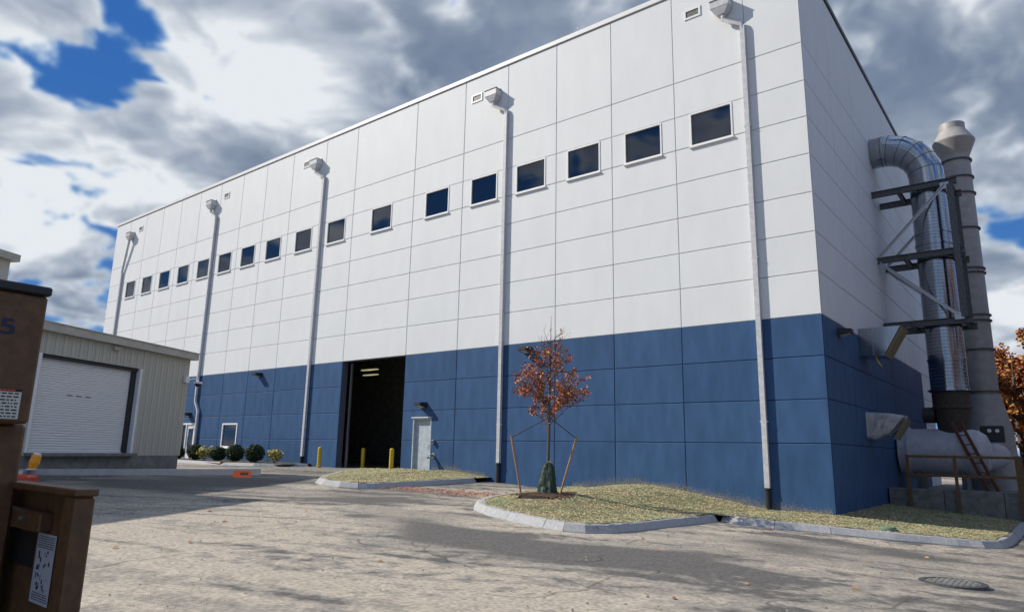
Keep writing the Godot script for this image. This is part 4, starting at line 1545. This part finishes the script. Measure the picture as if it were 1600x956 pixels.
func fallen_leaves() -> void:
	var places := []
	var cols := []
	for i in 60:
		var x := rng.randf_range(-9.0, 6.0)
		var z := rng.randf_range(2.0, 17.5)
		if x > -7.5 and x < -1.8 and z < 9.2:
			continue
		places.append(Transform3D(spin_basis(rng.randf_range(0.04, 0.10), true), on_land(x, z, 0.014)))
		cols.append(Color(0.34, 0.12, 0.05).lerp(Color(0.42, 0.26, 0.12), rng.randf()) * rng.randf_range(0.6, 1.2))
	scatter("fallen_leaf_litter", "scattered brown and red fallen leaves across the yard", "leaves", fleck_mesh(0.3), M.paint_tint, places, cols)
	# the drift of red leaves and chips between the two islands
	places = []
	cols = []
	for i in 750:
		var f := rng.randf()
		var p := Vector2(-12.0, 5.7).lerp(Vector2(-8.3, 4.2), f) + Vector2(rng.randfn() * 0.35, rng.randfn() * (0.25 + 0.5 * f))
		places.append(Transform3D(spin_basis(rng.randf_range(0.03, 0.09), true), on_land(p.x, p.y, 0.012 + rng.randf() * 0.015)))
		cols.append(Color(0.30, 0.075, 0.045).lerp(Color(0.40, 0.28, 0.20), rng.randf()) * rng.randf_range(0.5, 1.1))
	scatter("red_leaf_drift", "drift of red leaves lying between the two grassy islands", "leaves", fleck_mesh(0.35), M.paint_tint, places, cols)
	# loose stones
	places = []
	cols = []
	for i in 5200:
		var x := rng.randf_range(-20.0, 7.0)
		var z := rng.randf_range(0.5, 18.5)
		if x > -7.0 and x < -1.9 and z < 8.9:
			continue
		places.append(Transform3D(spin_basis(pow(rng.randf(), 4.0) * 0.032 + 0.007, true), on_land(x, z, 0.006)))
		cols.append(Color(0.30, 0.28, 0.25) * rng.randf_range(0.3, 1.0))
	scatter("loose_gravel", "fine loose stones lying on the worn asphalt", "gravel", fleck_mesh(0.6), M.paint_tint, places, cols)

# ---------------------------------------------------------------- assembly
func _ready() -> void:
	rng.seed = 4711
	nz.seed = 9
	nz.frequency = 0.02
	# camera
	var cam := Camera3D.new()
	cam.name = "camera"
	cam.position = CAM
	cam_basis = Basis(Vector3.UP, deg_to_rad(38.418)) * Basis(Vector3.RIGHT, deg_to_rad(11.877)) * Basis(Vector3.BACK, deg_to_rad(1.118))
	cam.basis = cam_basis
	cam.fov = rad_to_deg(2.0 * atan(478.0 / 1081.9))
	cam.near = 0.05
	cam.far = 1500.0
	add_child(cam)
	cam.current = true
	# sky
	var env := Environment.new()
	env.background_mode = Environment.BG_SKY
	var sm := PanoramaSkyMaterial.new()
	sm.panorama = make_sky()
	var sky := Sky.new()
	sky.sky_material = sm
	env.sky = sky
	env.background_energy_multiplier = 1.0
	env.tonemap_mode = Environment.TONE_MAPPER_LINEAR
	env.tonemap_exposure = 1.0
	env.sdfgi_enabled = true
	env.ssao_enabled = true
	env.ssil_enabled = true
	var we := WorldEnvironment.new()
	we.name = "environment"
	we.environment = env
	add_child(we)
	# sun, to the left and a little behind the viewer
	var sun := DirectionalLight3D.new()
	sun.name = "sun"
	sun.light_energy = 1.6
	sun.light_color = Color(1.0, 0.965, 0.915)
	sun.light_angular_distance = 0.5
	sun.shadow_enabled = true
	add_child(sun)
	sun.look_at_from_position(Vector3(0, 50, 0), Vector3(0, 50, 0) + LIGHT_DIR, Vector3.UP)
	make_materials()
	M.rust_ladder = mat(lin(0.13, 0.055, 0.03), 0.85)

	# setting
	make_ground()
	var pad := setting("concrete_apron", "pale concrete apron in front of the open bay")
	for i in 4:
		var st := mb()
		var x := -23.2 + i * 1.95
		hexa(st, [Vector3(x, 0.4, 0.02), Vector3(x + 1.935, 0.4, 0.02), Vector3(x + 1.935, 0.4, 3.6), Vector3(x, 0.4, 3.6),
			Vector3(x, 0.715, 0.02), Vector3(x + 1.935, 0.715, 0.02), Vector3(x + 1.935, 0.69, 3.6), Vector3(x, 0.70, 3.6)])
		part("slab", st, M.slab, pad)
	var k1: Array = [Vector2(-8.75, 0.25), Vector2(-8.55, 2.0), Vector2(-8.05, 4.2), Vector2(-7.45, 6.1), Vector2(-7.0, 7.0), Vector2(-6.4, 7.7), Vector2(-5.5, 8.25), Vector2(-4.5, 8.6), Vector2(-3.5, 8.87), Vector2(-2.95, 8.93), Vector2(-2.55, 8.72), Vector2(-2.25, 8.2), Vector2(-2.14, 7.2), Vector2(-2.08, 5.5), Vector2(-2.0, 3.35)]
	var k3: Array = [Vector2(-1.95, 3.3), Vector2(-1.3, 3.42), Vector2(-0.6, 3.38), Vector2(0.55, 2.85), Vector2(1.77, 2.2), Vector2(2.92, 1.42), Vector2(3.4, 1.05), Vector2(3.72, 0.5), Vector2(3.84, -0.4), Vector2(3.9, -3.4), Vector2(3.92, -6.8)]
	var k2: Array = [Vector2(-17.9, 1.9), Vector2(-16.4, 4.0), Vector2(-14.6, 6.2), Vector2(-13.9, 6.85), Vector2(-13.2, 7.1), Vector2(-12.4, 7.1), Vector2(-11.85, 6.8), Vector2(-11.63, 6.3), Vector2(-11.66, 5.3), Vector2(-11.72, 4.2), Vector2(-11.95, 2.7), Vector2(-12.15, 1.0)]
	var k4: Array = [Vector2(-36.0, 3.4), Vector2(-30.0, 3.4), Vector2(-26.0, 3.2), Vector2(-24.4, 2.6), Vector2(-23.7, 1.6), Vector2(-23.4, 0.3)]
	kerb("kerb", "sloped granite kerb round the island with the young tree", k1)
	kerb("kerb", "sloped granite kerb along the grass at the building corner", k3)
	kerb("kerb", "granite kerb round the grass beside the pale door", k2)
	kerb("kerb", "granite kerb along the planting bed", k4, 0.14)
	var shrink := func(line: Array, by: float) -> Array:
		var out := []
		for i in line.size():
			var t: Vector2 = (line[mini(i + 1, line.size() - 1)] - line[maxi(i - 1, 0)]).normalized()
			out.append(line[i] - Vector2(-t.y, t.x) * by)
		return out
	var a1: Array = shrink.call(k1, 0.2)
	var a3: Array = shrink.call(k3, 0.2)
	var area: Array = a1 + a3.slice(1) + [Vector2(3.7, -7.0), Vector2(0.0, -7.0), Vector2(0.0, -0.03), Vector2(-8.6, -0.03)]
	var both: Array = k1 + k3
	make_lawn("the grass round the young tree and the building corner", area, both)
	var a2: Array = shrink.call(k2, 0.2)
	make_lawn("the small island beside the pale door", a2 + [Vector2(-12.3, -0.03), Vector2(-17.3, -0.03), Vector2(-17.35, 1.0)], k2)
	var st2 := mb()
	for q: Array in [[-37.0, -33.0], [-33.0, -29.0], [-29.0, -26.2], [-26.2, -23.6]]:
		hexa(st2, [Vector3(q[0], 0.4, 0.02), Vector3(q[1], 0.4, 0.02), Vector3(q[1], 0.4, 3.2 if q[1] < -24.0 else 1.6), Vector3(q[0], 0.4, 3.2),
			Vector3(q[0], 0.86, 0.02), Vector3(q[1], 0.84, 0.02), Vector3(q[1], 0.80, 3.2 if q[1] < -24.0 else 1.6), Vector3(q[0], 0.86, 3.2)])
	var bed := part("planting_bed", st2, M.bed, self)
	bed.set_meta("kind", "structure")

	make_building()
	make_garage()
	make_plant()

	# lamps on the walls
	wall_lamp(Vector3(-16.10, 3.45, 0), 0.0, "black wall lamp above the pale steel door")
	wall_lamp(Vector3(-10.62, 5.38, 0), 0.0, "black wall lamp behind the young tree, near the top of the blue band")
	wall_lamp(Vector3(-28.7, 5.38, 0), 0.0, "black wall lamp high on the blue band above the clipped shrubs")
	wall_lamp(Vector3(-35.8, 3.38, 0), 0.0, "black wall lamp above the glazed white entrance")
	wall_lamp(Vector3(0, 5.35, -1.75), PI / 2.0, "black wall lamp on the shaded end wall")
	var fd := thing("hose_connection", "silver twin hose connection on the blue wall beside the pale door", "pipe fitting", Vector3(-15.42, 1.38, 0))
	var st := mb()
	tube(st, [Vector3(0, 0, 0), Vector3(0, 0, 0.16), Vector3(0.0, -0.08, 0.24)], [0.06, 0.07, 0.075], 12)
	part("body", st, M.steel, fd)
	st = mb()
	lathe(st, [Vector2(0.11, 0.0), Vector2(0.11, 0.015), Vector2(0.06, 0.02)], 16, Vector3.ZERO, Basis(Vector3.RIGHT, PI / 2.0))
	part("wall_plate", st, M.steel, fd)
	for s: float in [-1.0, 1.0]:
		st = mb()
		tube(st, [Vector3(0, -0.03, 0.18), Vector3(0.10 * s, -0.10, 0.28)], [0.05, 0.055], 12)
		part("outlet_cap", st, M.steel, fd)
	var cr := thing("card_reader", "small grey card reader box beside the pale door handle", "card reader", Vector3(-15.40, 1.92, 0))
	st = mb()
	cbox(st, Vector3(0, 0, 0.06), Vector3(0.12, 0.16, 0.12), 0.01)
	part("case", st, M.steel, cr)
	st = mb()
	box(st, Vector3(0, 0.0, 0.123), Vector3(0.07, 0.09, 0.004))
	part("face_plate", st, M.black, cr)
	cr = thing("entry_intercom", "small black intercom box beside the glazed white entrance", "intercom", Vector3(-37.05, 1.85, 0))
	st = mb()
	cbox(st, Vector3(0, 0, 0.05), Vector3(0.14, 0.24, 0.10), 0.01)
	part("case", st, M.black, cr)

	bollard(Vector3(-21.92, 0.71, 0.8), "yellow bollard outside the open bay, beside the planting bed kerb")
	bollard(Vector3(-17.05, 0.71, 0.8), "yellow bollard outside the open bay, on the pale door side")
	bollard(Vector3(-20.9, 0.71, -0.9), "yellow bollard standing inside the dark open bay")

	var sx := [-33.6, -31.4, -29.3, -27.55, -25.95]
	for i in sx.size():
		round_shrub(Vector3(sx[i], 0.84, 1.6 + 0.1 * (i % 2)), [0.40, 0.46, 0.40, 0.47, 0.48][i], ["small clipped shrub in front of the glazed entrance", "clipped dark shrub at the foot of the jogged downspout", "clipped dark shrub half hidden by a yellow flowering shrub", "clipped dark shrub next but one to the bay side end of the bed", "clipped dark shrub beside the lone yellow flowering shrub"][i])
	flower_shrub(Vector3(-34.1, 0.84, 2.1), 0.42, "yellow flowering shrub in front of the glazed entrance")
	flower_shrub(Vector3(-29.9, 0.84, 2.0), 0.45, "yellow flowering shrub between two clipped dark shrubs")
	flower_shrub(Vector3(-24.35, 0.82, 1.5), 0.42, "yellow flowering shrub alone at the bay end of the bed")

	# young tree, its stakes, straps, watering bag and mulch
	var tp := Vector3(-5.6, lawn_height(-5.6, 5.7, both), 5.7)
	make_sapling(tp)
	st = mb()
	lathe(st, [Vector2(0.80, -0.06), Vector2(0.72, 0.03), Vector2(0.4, 0.08), Vector2(0.001, 0.10)], 26)
	var mu := part("bark_mulch", st, M.mulch, self)
	mu.position = tp
	mu.set_meta("kind", "stuff")
	tag(mu, "dark bark mulch ring round the foot of the young tree", "mulch")
	var chips := []
	var chip_cols := []
	for i in 900:
		var ca := rng.randf() * TAU
		var cd := sqrt(rng.randf()) * (0.82 + 0.18 * sin(ca * 3.0))
		var cp := Vector2(tp.x + cos(ca) * cd, tp.z + sin(ca) * cd)
		chips.append(Transform3D(spin_basis(rng.randf_range(0.04, 0.09), true), Vector3(cp.x, maxf(lawn_height(cp.x, cp.y, both), tp.y + 0.10 - 0.11 * cd) + 0.01, cp.y)))
		chip_cols.append(Color(0.075, 0.04, 0.024) * rng.randf_range(0.5, 1.6))
	scatter("bark_chips", "loose bark chips strewn round the foot of the young tree", "mulch", fleck_mesh(0.3), M.paint_tint, chips, chip_cols)
	var bg := thing("watering_bag", "dark green watering bag wrapped round the foot of the young tree", "bag", tp)
	st = mb()
	var rings := []
	for i in 12:
		var f := i / 11.0
		var ring := []
		for q in 24:
			var a := TAU * q / 24.0
			var rr := lerpf(0.30, 0.14, pow(f, 0.8)) * (1.0 + 0.10 * sin(a * 3.0 + 0.6) * (1.0 - f * 0.4) + nz.get_noise_3d(cos(a) * 60.0, f * 120.0, sin(a) * 60.0) * 0.25)
			ring.append(Vector3(cos(a) * rr, 0.02 + f * 0.78 + (0.05 * sin(a * 2.0) if i == 11 else 0.0), sin(a) * rr * 0.9))
		rings.append(ring)
	for i in 11:
		for q in 24:
			var q1 := (q + 1) % 24
			face(st, rings[i][q], rings[i][q1], rings[i + 1][q1], rings[i + 1][q], Vector3(0, rings[i][q].y, 0))
	for q in 24:
		tri(st, Vector3(0, 0.80, 0), rings[11][q], rings[11][(q + 1) % 24], Vector3.UP, Vector3.UP, Vector3.UP)
	part("sack", st, M.bag, bg)
	st = mb()
	box(st, Vector3(0.1, 0.86, 0.04), Vector3(0.10, 0.08, 0.02), Basis(Vector3.BACK, 0.3))
	part("tag", st, M.slab, bg)
	# stakes stand across the view direction, leaning out
	var across := Vector3(cos(deg_to_rad(38.4)), 0, -sin(deg_to_rad(38.4)))
	for s: float in [-1.0, 1.0]:
		var foot := tp + across * (0.50 * s) + Vector3(0, 0, 0.35 if s > 0.0 else 0.30)
		foot.y = lawn_height(foot.x, foot.z, both)
		var head := tp + across * (0.86 * s) + Vector3(0, 1.52, 0.2)
		var sk := thing("tree_stake", "leaning wooden stake on the open bay side of the young tree" if s < 0.0 else "leaning wooden stake on the building corner side of the young tree", "stake", foot, 0.0, "stakes of the young tree")
		st = mb()
		tube(st, [(foot - head) * 0.1, head - foot], [0.026, 0.03], 10)
		part("pole", st, M.stake, sk)
		st = mb()
		tube(st, [head - foot - Vector3(0, 0.06, 0), tp + Vector3(0.02, 2.02, 0.0) - foot], [0.013, 0.013], 6)
		part("strap", st, M.rope, sk)

	# things on the ground
	var mh := thing("manhole_cover", "round iron manhole cover set in the asphalt", "manhole cover", on_land(3.53, 7.92, 0.0))
	st = mb()
	lathe(st, [Vector2(0.46, -0.05), Vector2(0.46, 0.035), Vector2(0.37, 0.04), Vector2(0.365, 0.025)], 36)
	part("ring", st, M.steel_dark if M.has("steel_dark") else M.beam, mh)
	st = mb()
	lathe(st, [Vector2(0.36, -0.02), Vector2(0.36, 0.032), Vector2(0.001, 0.034)], 36)
	for i in 9:
		for j in 9:
			var p := Vector2(i - 4, j - 4) * 0.075
			if p.length() < 0.32:
				box(st, Vector3(p.x, 0.038, p.y), Vector3(0.04, 0.012, 0.04))
	part("lid", st, M.concrete, mh)
	var vx := 1.55
	var vz := 1.75
	var vb := thing("valve_box", "green round valve box lid in the grass by the building corner", "valve box", Vector3(vx, lawn_height(vx, vz, both), vz))
	st = mb()
	lathe(st, [Vector2(0.19, -0.05), Vector2(0.18, 0.06), Vector2(0.165, 0.075), Vector2(0.001, 0.08)], 22)
	part("lid", st, mat(lin(0.13, 0.20, 0.13), 0.7), vb)
	st = mb()
	lathe(st, [Vector2(0.22, -0.05), Vector2(0.22, 0.02), Vector2(0.185, 0.025)], 22)
	part("collar", st, mat(lin(0.10, 0.15, 0.10), 0.8), vb)

	make_compactor()
	make_barrier()

	# trees beyond the plant and behind the garage
	var rust := [Color(0.36, 0.11, 0.035), Color(0.48, 0.18, 0.05), Color(0.26, 0.07, 0.03), Color(0.55, 0.27, 0.07)]
	var gold := [Color(0.55, 0.24, 0.06), Color(0.46, 0.17, 0.05), Color(0.60, 0.34, 0.09)]
	var dark := [Color(0.22, 0.07, 0.035), Color(0.30, 0.10, 0.04), Color(0.15, 0.06, 0.03)]
	big_tree(Vector3(3.0, -1.0, -30.0), 9.4, 2.6, rust, "rust red autumn tree right behind the stack")
	big_tree(Vector3(5.3, -1.0, -31.5), 12.0, 3.0, gold, "tall orange autumn tree rising above its neighbours")
	big_tree(Vector3(3.6, -1.0, -35.0), 7.0, 4.0, dark, "dark red bushy autumn tree between taller ones")
	big_tree(Vector3(12.5, -1.0, -26.0), 10.0, 4.0, rust, "broad rust coloured autumn tree at the wood edge")
	big_tree(Vector3(6.8, -1.0, -27.0), 6.5, 3.4, dark, "low dark autumn tree in front of the tall orange one", 8000)
	# the wood goes on, unseen trees added to darken the end wall
	var nth := ["first", "second", "third", "fourth", "fifth", "sixth"]
	for i in 6:
		big_tree(Vector3(12.0 + (i % 2) * 2.5, -1.1, -20.0 + i * 5.0), 12.0 + (i % 3), 4.2, [rust, dark, gold][i % 3], nth[i] + " unseen tree from the plant along the wood edge, added to shade the end wall", 7000)
	big_tree(Vector3(-58.5, 0.8, -6.0), 13.2, 3.2, dark, "bare topped tree showing above the garage roof", 3000)

	fallen_leaves()
	# seeding mulch splashed on the foot of the blue wall
	var places := []
	var cols := []
	for i in 15000:
		var x := rng.randf_range(-15.5, -0.1)
		var base := lawn_height(x, 0.05, both if x > -10.0 else k2)
		var amt := clampf(nz.get_noise_2d(x * 25.0, 3.0) * 0.5 + 0.55, 0.1, 1.0)
		if x > -12.6 and x < -8.6:
			continue
		var up := absf(rng.randfn()) * 0.17 * amt
		places.append(Transform3D(Basis(Vector3.RIGHT, PI / 2.0) * Basis(Vector3.UP, rng.randf() * TAU).scaled(Vector3.ONE * rng.randf_range(0.006, 0.015)), Vector3(x, base + up, 0.002)))
		cols.append(Color(0.36, 0.31, 0.20) * rng.randf_range(0.7, 1.2))
	scatter("mulch_splash", "tan specks of seeding mulch splashed on the foot of the blue wall", "mulch", fleck_mesh(0.2), M.paint_tint, places, cols)
